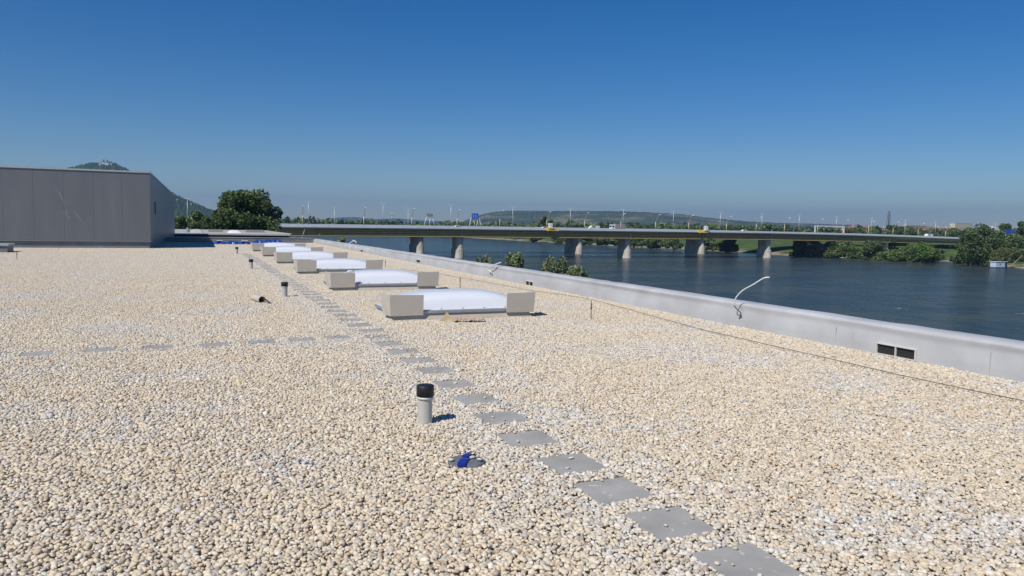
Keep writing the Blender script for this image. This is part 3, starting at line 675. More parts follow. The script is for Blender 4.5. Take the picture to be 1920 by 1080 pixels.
MB().tube([p-o_ for p in smoothp([PX(653, 458, 8.7), PX(660, 453, 8.7), PX(666, 452, 8.7), PX(668, 456, 8.7)])], .02, 6).build('cable', M['cable_white'], c3)
MB().tube([p-o_ for p in smoothp([PX(660, 452, 8.72), PX(663, 450.5, 8.72), PX(667, 453, 8.72)])], .02, 6).build('cable', M['cable_white'], c3)
tag(MB().tube([PY(565, 447, 56.2), PY(568, 440, 56.2), PY(572, 430, 56.2)], .028, 6).build('bent_rod', M['rod']), 'leaning rod at the far corner where parapet meets end wall', 'rod')
tag(MB().tube([PX(597, 449, 8.8), PX(597, 442, 8.8), PX(600, 438, 8.8)], .025, 6).build('bent_rod', M['rod']), 'short bent rod behind the parapet near its far corner', 'rod')

# blue sheets at the far end
def bundle(name, x0, x1, y, label, mat_, h):
    rs = np.random.RandomState(int(x0*10)); nx, ny = 60, 10; V = []
    hx = np.interp(np.arange(nx+1)/6., np.arange(12), rs.uniform(.45, 1, 12))
    for i in range(nx+1):
        for j in range(ny+1):
            v = j/ny*2-1; u = i/nx*2-1
            V.append(((x1-x0)*i/nx, v*.42+.06*math.sin(i*.7), h*hx[i]*(1-abs(v)**2.2)*(1-abs(u)**8)+rs.uniform(0, .05)*(abs(v) < .95)+.005))
    Fq = [(i*(ny+1)+j, (i+1)*(ny+1)+j, (i+1)*(ny+1)+j+1, i*(ny+1)+j+1) for i in range(nx) for j in range(ny)]
    o = link(name, np_mesh(name, V, Fq), None, (x0, y, 0), mat_); return tag(o, label, 'plastic sheet', 'blue plastic sheets at the end wall')
a = G(396, 457); b = G(462, 458)
bundle('blue_sheet', 1.45, 3.95, 52.2, 'crumpled blue plastic sheet with white ends, left of the dome skylights', M['blue'], .22)
for xx, wd_ in ((1.75, .35), (3.25, .4)):
    tag(MB().box(0, wd_, 0, .25, 0, .03, .01).build('paper_sheet', M['white'], None, (xx, 51.85, .235)), 'white sheet at the '+('shaded' if xx < 2 else 'sunny')+' end of the crumpled blue plastic', 'sheet', 'white sheets on the blue plastic')
bundle('blue_sheet', 4.15, 6.25, 55.3, 'flat blue plastic sheet lying against the end wall', M['blue'], .30)

# far canopy roof with white domes beyond the end wall
fr = empty('canopy_roof', (0, 0, 0), 'flat roof with dark edge and small white domes beyond the end wall', 'building')
MB().prism([(-9, 68), (8.1, 66.5), (8.9, 72), (8.4, 92), (-9, 92)], .30, .40).build('roof', M['roof_light'], fr)
MB().prism([(-8.9, 68.15), (8.0, 66.7), (8.7, 72), (8.2, 91.8), (-8.9, 91.8)], -.06, .298).build('fascia', M['fascia'], fr)
MB().box(-8, 7, 72, 90, -11, -.062).build('wall', M['facade'], fr)
for (pa, pb, yy, h, mm) in [(348, 356, 72, .42, 'membrane_dark'), (357, 382, 71, .30, 'membrane'), (428, 453, 71, .26, 'white')]:
    x0 = PY(pa, 436, yy)[0]; x1 = PY(pb, 436, yy)[0]
    dm = dome_mesh(x1-x0, 2, h); dm.materials.append(M[mm]); link('roof_dome', dm, fr, (x0, yy, .402))
for (pa, pb, yy) in [(391, 418, 76), (462, 496, 76)]:
    x0 = PY(pa, 436, yy)[0]; x1 = PY(pb, 436, yy)[0]; MB().box(x0, x1, yy, yy+2, .402, .62).build('roof_hatch', M['grey_sign'], fr)

# ------------------------------------------------------------------ bridge
BX = [-120, -20, 34, 90, 187, 272, 331, 372, 416, 470, 540]; BZ = [-.9, -.4, -.12, .15, .34, .45, .10, -.45, -1.2, -1.9, -2.4]
def deck_z(x): return float(np.interp(x, BX, BZ))
bxs = np.arange(-120, 541, 6.)
def sweep(prof, y0, xa=-999, xb=999):
    """prof: (dy, dz) closed polygon swept along the bridge"""
    m_ = MB(); n = len(prof); bx_ = [x for x in bxs if xa <= x <= xb]
    for x in bx_:
        z = (deck_z(x-12)+deck_z(x)+deck_z(x+12))/3
        for dy, dz in prof: m_.v.append((x, y0+dy, z+dz))
    for i in range(len(bx_)-1):
        for k in range(n): m_.face((i*n+k, i*n+(k+1) % n, (i+1)*n+(k+1) % n, (i+1)*n+k))
    m_.face(range(n)); m_.face([(len(bx_)-1)*n+k for k in range(n)][::-1]); return m_
def bridge(y0, label, piers, wd_, plen, xb=366):
    e = empty('road_bridge', (0, 0, 0), label, 'bridge')
    sweep([(0, -.95), (0, 0), (.35, 0), (.35, -.95)], y0).build('edge_barrier', M['bridge_edge'], e)
    sweep([(wd_-.35, -.95), (wd_-.35, 0), (wd_, 0), (wd_, -.95)], y0).build('edge_barrier', M['bridge_edge'], e)
    sweep([(.1, -1.35), (.1, -.96), (wd_-.1, -.96), (wd_-.1, -1.35)], y0).build('deck', M['deck_conc'], e)
    sweep([(.4, -.955), (.4, -.945), (wd_-.4, -.945), (wd_-.4, -.955)], y0).build('road', M['asphalt'], e)
    sweep([(1.8, -4.55), (1.6, -1.36), (wd_-1.5, -1.36), (wd_-1.5, -4.55)], y0, xb=xb).build('girder', M['girder'], e)
    rb = MB()
    for dz in (-2.0, -2.75, -3.5, -4.2):
        s_ = sweep([(1.15, dz-.16), (1.15, dz+.06), (2.0, dz+.10), (2.0, dz-.16)], y0, xb=xb-2); rb.add(s_.v, s_.f)
    rb.build('girder_rib', M['girder_rib'], e)
    sweep([(2.6, -2.5), (2.4, -1.36), (wd_-2.4, -1.36), (wd_-2.4, -2.5)], y0, xa=365).build('approach_slab', M['pier'], e)
    for x in piers:
        zt = deck_z(x)-(4.62 if x < 362 else 2.7); p = MB()
        # lower stage wider than the upper one, rounded cutwater towards the camera
        def plan(hw, y_a, y_b, nose):
            pts = []
            for k in range(7):
                a_ = math.pi*(1-k/6); pts.append((x-hw*-math.cos(a_)*-1, y_a-nose*math.sin(a_)))
            pts = [(x-hw*math.cos(math.pi*k/6), y_a-nose*math.sin(math.pi*k/6)) for k in range(7)]
            return pts+[(x+hw, y_b), (x-hw, y_b)]
        hw_ = 1.5; p.prism(plan(hw_, y0+4.0, y0+4.0+plen, hw_), zt-5.0, zt)
        q = MB(); q.prism(plan(hw_*1.22, y0+3.7, y0+4.3+plen, hw_*1.25), -15, zt-5.003)
        pp = p.build('pier', M['pier'], e); q.build('pier_foot', M['pier'], pp)
        MB().box(x-1.1, x+1.1, y0+2.4, y0+2.9+plen, zt+.001, zt+.068).build('bearing', M['fascia'], pp)
        MB().box(x-.22, x+.22, y0+1.2, y0+1.45, zt+.3, zt+3.2).build('stiffener', M['girder_rib'], e)
    return e
bridge(300, 'long road bridge with olive steel girder and pale edge crossing the river', [23, 107.2, 191, 275.8, 360.5, 443], 24, 5.5)
bridge(347, 'second bridge half hidden behind the first, its dark wide piers showing', [18, 103.6, 190.8, 270.2, 352, 436], 22, 13, 999)  # full girder added over the right approach, its shade fills the dark voids

# yellow lamps
def yellow_lamp(px, i, n):
    p = PY(px, 425, 306); x = p[0]; z = deck_z(x)-.94
    e = empty('street_lamp', (x, 306, z), f'yellow pole street lamp with outward slanting arm, {ordl(i, n)}', 'street lamp', 'yellow street lamps along the bridge')
    H = 4.6
    MB().tube([(0, 0, 0), (0, 0, H)], [.17, .14], 8).build('pole', M['yellow'], e)
    MB().tube([(0, 0, H), (0, -.4, H+.5), (0, -2.6, H+3.2), (0, -3.0, H+3.45)], [.13, .12, .10, .09], 8).build('arm', M['yellow'], e)
    MB().add([(-.2, -2.9, H+3.35), (.2, -2.9, H+3.35), (.2, -3.9, H+3.45), (-.2, -3.9, H+3.45), (-.14, -2.9, H+3.6), (.14, -2.9, H+3.6), (.14, -3.8, H+3.7), (-.14, -3.8, H+3.7)], PF).build('lamp_head', M['lamp_white'], e)
ON = ['first', 'second', 'third', 'fourth', 'fifth', 'sixth', 'seventh', 'eighth', 'ninth', 'tenth', 'eleventh', 'twelfth', 'thirteenth', 'fourteenth', 'fifteenth', 'sixteenth', 'seventeenth', 'eighteenth', 'nineteenth', 'twentieth', 'twenty-first', 'twenty-second']
def ordl(i, n): return ('leftmost on the bridge' if i == 0 else 'rightmost on the bridge' if i == n-1 else ON[i]+' from the left on the bridge')
YL = [359, 567, 682, 772, 857, 937, 1025, 1096, 1164, 1229, 1291, 1362, 1418, 1471, 1533, 1580, 1629, 1675, 1722, 1774]
for i, px in enumerate(YL): yellow_lamp(px, i, len(YL))
WM = [352, 578.5, 627, 718, 765, 845, 961, 1069, 1168, 1262, 1350, 1428, 1498, 1568, 1634, 1697, 1754, 1866, 1913]
for i, px in enumerate(WM):
    far = px in (627, 765); Y = 430 if far else 330
    x = PY(px, 425, Y)[0]; z = deck_z(min(x, 540))-.94
    e = empty('light_mast', (x, Y, z), f'tall thin white light mast with double head, {ordl(i, len(WM)).replace("on the bridge", "behind the yellow lamps")}', 'light mast', 'tall white light masts')
    H = 10.6
    MB().tube([(0, 0, -9 if far else 0), (0, 0, H)], [.13, .07], 8).build('pole', M['mast'], e)
    MB().tube([(-1.1, 0, H-.02), (0, 0, H+.06), (1.1, 0, H-.02)], .08, 6).build('crossarm', M['mast'], e)
    for s in (-1, 1): MB().box(min(s*.6, s*1.3), max(s*.6, s*1.3), -.25, .25, H-.0, H+.2, .05).build('lamp_head', M['lamp_white'], e)

# sign gantries
def gantry(px0, px1, yt, yb, panel, Y, legs, label, ylow):
    x0, x1 = PY(px0, yb, Y)[0], PY(px1, yb, Y)[0]; zt, zb = PY(px0, yt, Y)[2], PY(px0, yb, Y)[2]; z = PY(px0, ylow, Y)[2]
    e = empty('sign_gantry', (x0, Y, z), label, 'road sign')
    MB().box(0, x1-x0, -.15, .15, zb-z, zt-z).build('sign_panel', M[panel], e)
    for a, b_ in legs:
        xa, xb = PY(a, yb, Y)[0]-x0, PY(b_, ylow, Y)[0]-x0; MB().tube([(xa, .3, zb-z+.3), (xb, .3, -1.2)], .13, 6).build('leg', M['white'], e)
    return e
g1 = gantry(799.5, 811.5, 400.5, 406, 'grey_sign', 318, [(801, 794), (807, 805), (810, 817)], 'grey backed road sign on splayed legs at the left part of the bridge', 423)
g2 = gantry(884.5, 897, 400, 409.5, 'sign_blue', 318, [(884, 879), (888, 891.5), (896.5, 893.5), (899, 903.5)], 'bright blue motorway sign on splayed white legs above the bridge', 424)
gp_ = MB(); zz = 424
w0 = PY(884.5, 409.5, 318)[0]; zl = PY(884.5, 424, 318)[2]
for (a, b_, c, d) in [(886, 889, 402, 403), (886.5, 888, 403, 408), (890.5, 892, 402.5, 408), (893, 895.5, 404, 405), (893, 895.5, 406.5, 407.5)]:
    xa, xb = PY(a, 405, 318)[0]-w0, PY(b_, 405, 318)[0]-w0; za, zb_ = PY(890, d, 318)[2]-zl, PY(890, c, 318)[2]-zl; gp_.box(xa, xb, -.175, -.152, za, zb_)
gp_.build('sign_marking', mat('sign_marks', (.30, .42, .80), .5), g2)
g3 = gantry(1899, 1914, 428.5, 437, 'sign_blue', 322, [(1902, 1900), (1912, 1910)], 'blue motorway sign above the trees at the right end of the bridge', 446)
g4 = gantry(1885, 1896, 430, 437, 'sign_blue', 326, [(1887, 1886), (1894, 1894)], 'smaller blue road sign left of another above the right bank trees', 446)
# white portal
pe = empty('portal_frame', (PY(1528, 436, 322)[0], 322, deck_z(325)-.95), 'white portal frame spanning the road on the bridge', 'portal')
x1_ = PY(1582, 436, 322)[0]-pe.location.x; hz_ = PY(1528, 424.5, 322)[2]-pe.location.z
MB().box(-.25, .25, -.25, .25, 0, hz_).build('post', M['white'], pe); MB().box(x1_-.25, x1_+.25, -.25, .25, 0, hz_).build('post', M['white'], pe)
MB().box(-.3, x1_+.3, -.28, .28, hz_, hz_+.55).build('crossbeam', M['white'], pe)
# small red and white radio mast far away
rm = empty('radio_mast', (*PY(735, 415, 2600)[:2], -8), 'thin red and white radio mast on the pale horizon', 'mast')
for k in range(6):
    MB().tube([(0, 0, k*7), (0, 0, k*7+7)], 1.3, 6).build('mast_section', M['white' if k % 2 else 'red_roof'], rm)

# vehicles
def vehicle(kind, px, Y, label):
    x = PY(px, 428, Y)[0]; z = deck_z(x)-.94
    if kind == 'truck':
        e = empty('box_truck', (x, Y, z), label, 'truck'); L_ = 7.2
        MB().box(1.9, L_, -1.2, 1.2, .9, 3.3, .05).build('cargo_box', M['truck_box'], e)
        cb = MB().prism([(-.2, -1.15), (1.7, -1.15), (1.7, 1.15), (-.2, 1.15)], .6, 2.9, .18).build('cab', M['white'], e)
        MB().box(-.215, -.19, -1.0, 1.0, 1.7, 2.5).box(.2, 1.2, -1.165, -1.152, 1.7, 2.4).build('window', M['glass'], cb)
        MB().box(0, L_-.1, -.5, .5, .5, .89).build('chassis', M['tyre'], e)
        for xx in (.8, 5.6, 6.6):
            for yy in (-1.0, 1.0): MB().tube([(xx, yy-.14, .5), (xx, yy+.14, .5)], .5, 14).build('wheel', M['tyre'], e)
    else:
        L_, H, W = (5.3, 2.3, 1.9) if kind == 'van' else (4.3, 1.45, 1.8)
        e = empty(kind, (x, Y, z), label, kind)
        if kind == 'van': prof = [(0, .35), (0, 1.1), (.25, 1.3), (1.0, 2.1), (1.4, H), (L_, H), (L_, .35)]
        else: prof = [(0, .35), (0, .75), (.2, .85), (1.1, .95), (1.7, 1.4), (3.2, H), (4.0, 1.0), (4.3, .9), (4.3, .35)]
        n = len(prof); m_ = MB(); m_.add([(a, -W/2, b_) for a, b_ in prof]+[(a, W/2, b_) for a, b_ in prof], [tuple(range(n)), tuple(range(n, 2*n))[::-1]]+[(i, n+i, n+(i+1) % n, (i+1) % n) for i in range(n)])
        bd = m_.build('body', M['white'], e); MB().box(1.3, 2.9, -W/2-.01, -W/2-.003, H*.62, H*.88).build('window', M['glass'], bd)
        for xx in (.9, L_-.9):
            for yy in (-W/2+.1, W/2-.1): MB().tube([(xx, yy-.11, .34), (xx, yy+.11, .34)], .34, 14).build('wheel', M['tyre'], e)
    return e
vehicle('truck', 1145.5, 312, 'box truck with white cab and greyish box on the bridge')
for px, k, lb in [(1104, 'van', 'white van on the bridge left of the box truck'), (1012, 'car', 'white car just left of the yellow inspection platform'), (1736, 'van', 'white van near the right end of the bridge'), (848, 'car', 'white car near the blue motorway sign'), (1388, 'car', 'white car on the bridge right of the farther inspection platform')]:
    vehicle(k, px, 308, lb)
# inspection platforms hanging over the edge
def inspection(px0, px1, pxcab, label):
    x0, x1 = PY(px0, 433, 299)[0], PY(px1, 433, 299)[0]; xc = PY(pxcab, 433, 299)[0]-x0; z = deck_z(x0)
    e = empty('inspection_platform', (x0, 299, z), label, 'work platform', 'yellow work platforms hanging on the bridge')
    L_ = x1-x0
    MB().box(0, L_, -1.3, -.1, -1.25, -.95).build('platform', M['platform'], e)
    rl = MB()
    for xx in np.linspace(0, L_, 5): rl.tube([(xx, -1.25, -.95), (xx, -1.25, -.15)], .05, 5)
    rl.tube([(0, -1.25, -.15), (L_, -1.25, -.15)], .05, 5); rl.build('railing', M['platform'], e)
    MB().box(0, .9, -.35, .6, -1.2, .25).build('hanger', M['platform'], e)
    MB().prism([(xc-.75, -.4), (xc+.75, -.4), (xc+.75, 1.2), (xc-.75, 1.2)], 0.02, 2.1, .15).build('cabin', M['white'], e)
    MB().box(xc-1.6, xc+.2, .2, .45, 1.7, 1.9).build('boom', M['platform'], e)
    MB().box(.2, 1.2, -1.0, .2, -2.9, -1.3).build('machine', M['fascia'], e)
inspection(1026, 1046, 1032.5, 'yellow work platform with white cabin hanging on the bridge near its middle')
inspection(1311, 1325, 1324.5, 'yellow work platform with white unit hanging on the bridge above the third pier')

# ------------------------------------------------------------------ pylon, houses
py = empty('power_pylon', PY(1665, 431, 900), 'dark steel power pylon rising behind the right bank', 'pylon')
pt = MB(); Hh = 32
for s in (-1, 1):
    for t in (-1, 1): pt.tube([(s*2.6, t*2.0, -4), (s*1.9, t*.9, Hh*.75), (s*.4, t*.2, Hh)], .42, 4)
for k in range(8):
    z0, z1 = k*3.6, k*3.6+3.6; wd_ = 2.6-.09*z0*.3
    pt.tube([(-wd_, -1.2, z0), (wd_, -1.2, z1)], .16, 4); pt.tube([(wd_, -1.2, z0), (-wd_, -1.2, z1)], .16, 4)
pt.build('tower', M['pylon'], py)
ca = MB()
for z_, h_ in ((19, 4.2), (24, 5.2), (28.5, 3.6)): ca.tube([(-h_, 0, z_), (0, 0, z_+.5), (h_, 0, z_)], .24, 4)
ca.build('crossarm', M['pylon'], py)
def house(px0, px1, yt, yb, Y, wm, rm_, label, roofh=2.5, rows=2, flat=False, dep=14):
    a = PY(px0, yb, Y); x1 = PY(px1, yb, Y)[0]; zt = PY((px0+px1)/2, yt, Y)[2]; L_ = x1-a[0]; zb = -8; Hh = zt-zb-(0 if flat else roofh)
    e = empty('house', (a[0], Y, zb), label, 'building')
    wl = MB().box(0, L_, 0, dep, 0, Hh).build('wall', M[wm], e)
    if flat: MB().box(-.3, L_+.3, -.3, dep+.3, Hh+.002, Hh+.5).build('roof', M[rm_], e)
    else:
        r_ = MB(); r_.add([(-.6, -.6, Hh+.002), (L_+.6, -.6, Hh+.002), (L_+.6, dep+.6, Hh+.002), (-.6, dep+.6, Hh+.002), (-.6, dep/2, Hh+roofh), (L_+.6, dep/2, Hh+roofh)], [(0, 1, 5, 4), (2, 3, 4, 5), (0, 4, 3), (1, 2, 5), (0, 3, 2, 1)]); rf = r_.build('roof', M[rm_], e)
        ch = MB()
        k = max(2, int(L_/22))
        for i in range(k): ch.box(L_*(i+.5)/k-.8, L_*(i+.5)/k+.8, dep/2-1.5, dep/2+.6, Hh+roofh*.5, Hh+roofh+1.4)
        ch.build('chimney', M['white'], rf)
    wn = MB(); nx = max(2, int(L_/5.))
    nx = min(nx, 26)
    for r_ in range(rows):
        z0 = Hh-2.6-r_*3.2
        for i in range(nx): x = L_*(i+.5)/nx; wn.box(x-.8, x+.8, -.12, -.03, z0, z0+1.5)
    wn.build('window', M['glass'], e)
house(1545, 1592, 425, 437, 1150, 'white', 'red_roof', 'white terrace with red roof seen through the white portal frame')
house(1596, 1640, 424, 437, 1250, 'pink', 'red_roof', 'pink terrace with red roof left of the power pylon', roofh=3.5)
house(1640, 1668, 426, 438, 1120, 'white', 'red_roof', 'white row house with red roof just left of the power pylon')
house(1696, 1748, 424, 438, 1150, 'pink', 'cream', 'long pinkish block with pale roof right of the power pylon', rows=3, flat=True)
house(1742, 1800, 426, 439, 1050, 'pink', 'red_roof', 'pinkish block with red roof before the tall cream block', roofh=3, rows=3)
house(1790, 1822, 419, 438, 1200, 'cream', 'cream', 'tall cream coloured block rising above the others', rows=4, flat=True)
house(1700, 1728, 422, 430, 1400, 'cream', 'cream', 'small cream block behind the long pinkish block', flat=True)
house(1400, 1436, 425, 432, 1500, 'white', 'mast', 'white low hall between the trees beyond the bridge', flat=True)
house(1436, 1458, 426, 432, 1400, 'cream', 'red_roof', 'cream hall with red roof beyond the bridge')
house(1862, 1886, 424, 436, 1300, 'white', 'cream', 'pale block glimpsed between right bank trees', flat=True)

def on_hill(px, py, D):
    d = ray(px, py); h = math.hypot(d[0], d[1]); return np.array([d[0]/h*D, d[1]/h*D, EYE+d[2]/h*D])
cc = empty('hilltop_church', on_hill(187, 312.2, 3230), 'white church with two dark towers on top of the steep hill', 'church')
MB().box(-2, 30, 0, 14, -6, 9).box(6, 22, -6, -.01, -6, 11).build('wall', M['white'], cc)
MB().add([(-2, -.5, 9.01), (30, -.5, 9.01), (30, 14.5, 9.01), (-2, 14.5, 9.01), (-2, 7, 13), (30, 7, 13)], [(0, 1, 5, 4), (2, 3, 4, 5), (0, 4, 3), (1, 2, 5)]).build('roof', M['grey_sign'], cc)
for xx in (10, 19): MB().box(xx-2, xx+2, 1, 5, 13.1, 20).build('tower', M['pylon'], cc)
cc.scale = (1.35, 1.35, 1.3)
hh = empty('hillside_house', on_hill(332, 380, 3050), 'small pale orange house on the flank of the steep hill', 'house')
MB().box(-6, 8, 0, 10, -16, 10).build('wall', mat('orange_wall', (.62, .42, .26), .8), hh); MB().add([(-7, -1, 10.01), (9, -1, 10.01), (9, 11, 10.01), (-7, 11, 10.01), (1, 5, 15)], [(0, 1, 4), (1, 2, 4), (2, 3, 4), (3, 0, 4)]).build('roof', M['red_roof'], hh)

# ------------------------------------------------------------------ houseboat
bp_ = G(1870, 503, WZ); hb = empty('houseboat', (bp_[0]+1, bp_[1]+2, WZ), 'pale blue and white houseboat moored below the right bank trees', 'boat')
MB().box(-.6, 8.2, -.8, 2.4, -.15, .35, .2).build('hull', M['fascia'], hb)
cb = MB().box(.2, 6.2, -.5, 2.1, .352, 2.6, .05).build('cabin', M['houseboat'], hb)
MB().box(6.22, 7.8, -.3, 1.9, .352, 2.4).build('porch', M['fascia'], hb)
MB().box(-.1, 7.9, -.7, 2.3, 2.62, 2.78).build('roof', M['white'], hb)
MB().box(2.6, 3.4, -.53, -.503, 1.4, 1.9).build('window', M['glass'], cb)
gw = empty('gangway', (bp_[0]+13, bp_[1]+3, WZ), 'wooden jetty with slanting boom beside the houseboat', 'jetty')
MB().box(0, 14, 0, 1.8, .35, .6).build('deck', M['wood'], gw); MB().tube([(1.5, .8, .6), (9.5, 1.2, 5.4)], .16, 6).build('boom', M['wood'], gw)
for xx in (1, 6, 11): MB().tube([(xx, .9, -1.5), (xx, .9, .35)], .16, 6).build('post', M['wood'], gw)

# ------------------------------------------------------------------ trees and bushes
LD, LM, LB_, LO, LS, LW, LBL = [M['leaf_'+k] for k in ('dark', 'mid', 'bright', 'olive', 'silver', 'willow', 'blossom')]
q = PY(462, 390, 140)
tree('broad_tree', (q[0], 140, -11), 11.0+PY(460, 353, 140)[2], 14.6, LD, 3, 'large dark round crowned tree behind the end wall', crown_from=.36, nl=60, leaf=.17, n=24000, flat=.9, spread=.80, rr=(.17, .30))
for i, (px, top, wpx, Y, m_, lb) in enumerate([(372, 392, 52, 230, LM, 'green tree on the slope left of the large dark tree'), (345, 402, 46, 260, LM, 'low green tree right of the metal clad building'), (403, 412, 45, 135, LD, 'dark lower tree at the left foot of the large dark tree'), (385, 404, 40, 200, LM, 'green tree between the slope and the large dark tree'), (335, 408, 40, 300, LM, 'green tree partly hidden by the metal clad building'), (360, 406, 44, 320, LM, 'tree behind the far left end of the bridge'), (507, 424, 34, 125, LM, 'small bush like tree at the right foot of the large dark tree'), (500, 398, 46, 146, LD, 'dark tree merging with the right side of the large tree')]):
    p = PY(px, top, Y); tree('leafy_tree', (p[0], Y, -11), p[2]+11, wpx*depth(p)/F, m_, 10+i, lb, crown_from=.3, nl=20, leaf=.28, n=7000)
for i, (px, top, wpx, Y, hh_, lb) in enumerate([(908, 474, 44, 52, 7, 'grey green bank tree top left of two others behind the parapet'), (968, 469, 50, 46, 8, 'slender grey green tree top in the middle behind the parapet'), (1042, 473, 84, 41, 8, 'widest of the grey green tree tops behind the parapet'), (1080, 492, 62, 38, 7, 'lower tree top at the right of the group behind the parapet'), (641, 441, 32, 76, 8, 'small yellow green tree top behind the far part of the parapet')]):
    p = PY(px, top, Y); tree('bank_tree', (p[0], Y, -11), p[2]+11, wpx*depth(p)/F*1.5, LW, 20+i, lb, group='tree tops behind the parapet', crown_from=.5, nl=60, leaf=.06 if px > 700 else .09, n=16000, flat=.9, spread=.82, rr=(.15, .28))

RB = [  # px, top, bottom, width, kind, material, label
 (1503, 450, 479, 40, 'bush', LD, 'dark rounded bush at the shore beside the bridge shadow'),
 (1530, 449, 480, 46, 'bush', LS, 'bush with silvery leaves between two dark bushes at the shore'),
 (1556, 450, 481, 34, 'bush', LD, 'dark bush right of the silvery one at the shore'),
 (1583, 424, 470, 30, 'tree', LO, 'slim olive green tree reaching above the bridge edge'),
 (1588, 456, 483, 54, 'bush', LM, 'green bush below the slim olive tree'),
 (1612, 466, 484, 34, 'bush', LM, 'small low bush right of the slim olive tree'),
 (1652, 436, 478, 44, 'tree', LS, 'silver leaved tree in front of the bridge end'),
 (1633, 452, 486, 50, 'bush', LD, 'dark bush below the silver leaved tree'),
 (1668, 468, 487, 44, 'bush', LM, 'low green bush right of the silver leaved tree'),
 (1700, 460, 489, 56, 'bush', LM, 'mid green bush left of the bright green one'),
 (1728, 454, 491, 58, 'bush', LB_, 'bright green bush leaning over the water'),
 (1772, 460, 479, 66, 'bush', LM, 'long hedge like bush behind the grassy strip'),
 (1815, 424, 496, 62, 'tree', LD, 'tall dark tree at the left of the big group on the right bank'),
 (1845, 417, 497, 74, 'tree', LD, 'tallest dark tree of the right bank group, above the houseboat'),
 (1868, 455, 491, 38, 'bush', LBL, 'bush with creamy blossom above the houseboat'),
 (1811, 458, 484, 26, 'bush', LBL, 'small bush with creamy blossom left of the tall dark trees'),
 (1893, 440, 492, 70, 'tree', LM, 'mid green tree right of the houseboat'),
 (1835, 462, 494, 40, 'bush', LD, 'dark low bush at the waterline left of the houseboat'),
 (1800, 470, 492, 34, 'bush', LM, 'green low bush between the grassy strip and the tall dark trees'),
 (1885, 466, 494, 56, 'bush', LO, 'olive bush right behind the houseboat'),
 (1912, 468, 496, 44, 'bush', LM, 'green bush above the wooden jetty'),
 (1752, 466, 486, 40, 'bush', LM, 'low green bush left end of the grassy strip'),
 (1680, 472, 488, 40, 'bush', LB_, 'light green low bush left of the mid green one at the water'),
 (1922, 436, 492, 60, 'tree', LB_, 'lighter green tree at the right picture edge'),
]
for i, (px, top, bot, wpx, k, m_, lb) in enumerate(RB):
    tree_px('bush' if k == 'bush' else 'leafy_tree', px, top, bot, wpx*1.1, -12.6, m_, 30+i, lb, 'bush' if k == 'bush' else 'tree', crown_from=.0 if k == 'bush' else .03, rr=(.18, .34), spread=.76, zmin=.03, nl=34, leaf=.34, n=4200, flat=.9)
for i, (px, top, Y, wpx, m_, lb) in enumerate([(1885, 419, 330, 38, LD, 'dark tree behind the blue signs on the right'), (1918, 414, 300, 36, LD, 'dark tree cut by the right picture edge'), (1672, 422, 520, 34, LD, 'dark tree in front of the power pylon'), (1708, 426, 540, 30, LD, 'dark tree right of the power pylon'), (1022, 404, 560, 24, LO, 'lone round tree rising above the bridge by the work platform'), (1690, 424, 560, 22, LM, 'tree between two dark ones near the power pylon'), (1600, 428, 520, 40, LM, 'tree beyond the bridge right of the portal frame'), (1640, 430, 560, 30, LM, 'low tree beyond the bridge left of the pylon'), (1790, 428, 420, 40, LM, 'tree beyond the bridge end before the cream block'), (1855, 432, 400, 50, LM, 'green tree beyond the tall dark trees')]):
    p = PY(px, top, Y); tree('leafy_tree', (p[0], Y, -8), p[2]+8, wpx*depth(p)/F, m_, 50+i, lb, crown_from=.1, nl=16, leaf=.45, n=2600, flat=.9)
# bushes on the shore seen under the bridge
for i, (px, top, bot, wpx) in enumerate([(1006, 442, 453, 34), (1052, 443, 456, 40), (1098, 443, 459, 40), (1128, 443, 461, 36), (1158, 444, 464, 36), (1204, 444, 464, 50), (1232, 446, 466, 44), (1262, 448, 468, 30), (1335, 448, 470, 44), (1362, 450, 472, 50), (1316, 450, 469, 30)]):
    tree_px('shore_bush', px, top-2, bot, wpx*1.45, -12.9, [LM, LD][i % 2], 70+i, f'green bush on the shore seen under the bridge, {ordl(i, 11).replace(" on the bridge", "")}', 'bush', 'bushes on the shore under the bridge', crown_from=.02, nl=16, leaf=.5, n=2600, flat=.9)

# ------------------------------------------------------------------ gravel: individual pebbles near, one-metre patches of pebbles farther off
src = bpy.data.collections.new('gravel_source')      # holds the pebble shapes the gravel object scatters
NPB = 10
for i in range(NPB):
    o = bpy.data.objects.new('pebble_shape_%02d' % i, pebble(i)); o.data.materials.append(M['gravel']); src.objects.link(o)
def ico1():
    import bmesh
    bm = bmesh.new(); bmesh.ops.create_icosphere(bm, subdivisions=1, radius=1); V = np.array([v.co[:] for v in bm.verts]); Fc = np.array([[v.index for v in f.verts] for f in bm.faces]); bm.free(); return V, Fc
IV, IF = ico1()
def scatter(rs, n_side):
    g = (np.stack(np.meshgrid(np.arange(n_side), np.arange(n_side)), -1).reshape(-1, 2)+rs.uniform(0, 1, (n_side*n_side, 2)))/n_side
    return g
def euler_mats(rot):
    cx, sx_, cy, sy, cz, sz = np.cos(rot[:, 0]), np.sin(rot[:, 0]), np.cos(rot[:, 1]), np.sin(rot[:, 1]), np.cos(rot[:, 2]), np.sin(rot[:, 2])
    o = np.zeros(len(rot)); one = o+1
    Rx = np.stack([one, o, o, o, cx, -sx_, o, sx_, cx], 1).reshape(-1, 3, 3); Ry = np.stack([cy, o, sy, o, one, o, -sy, o, cy], 1).reshape(-1, 3, 3); Rz = np.stack([cz, -sz, o, sz, cz, o, o, o, one], 1).reshape(-1, 3, 3)
    return Rz@Ry@Rx
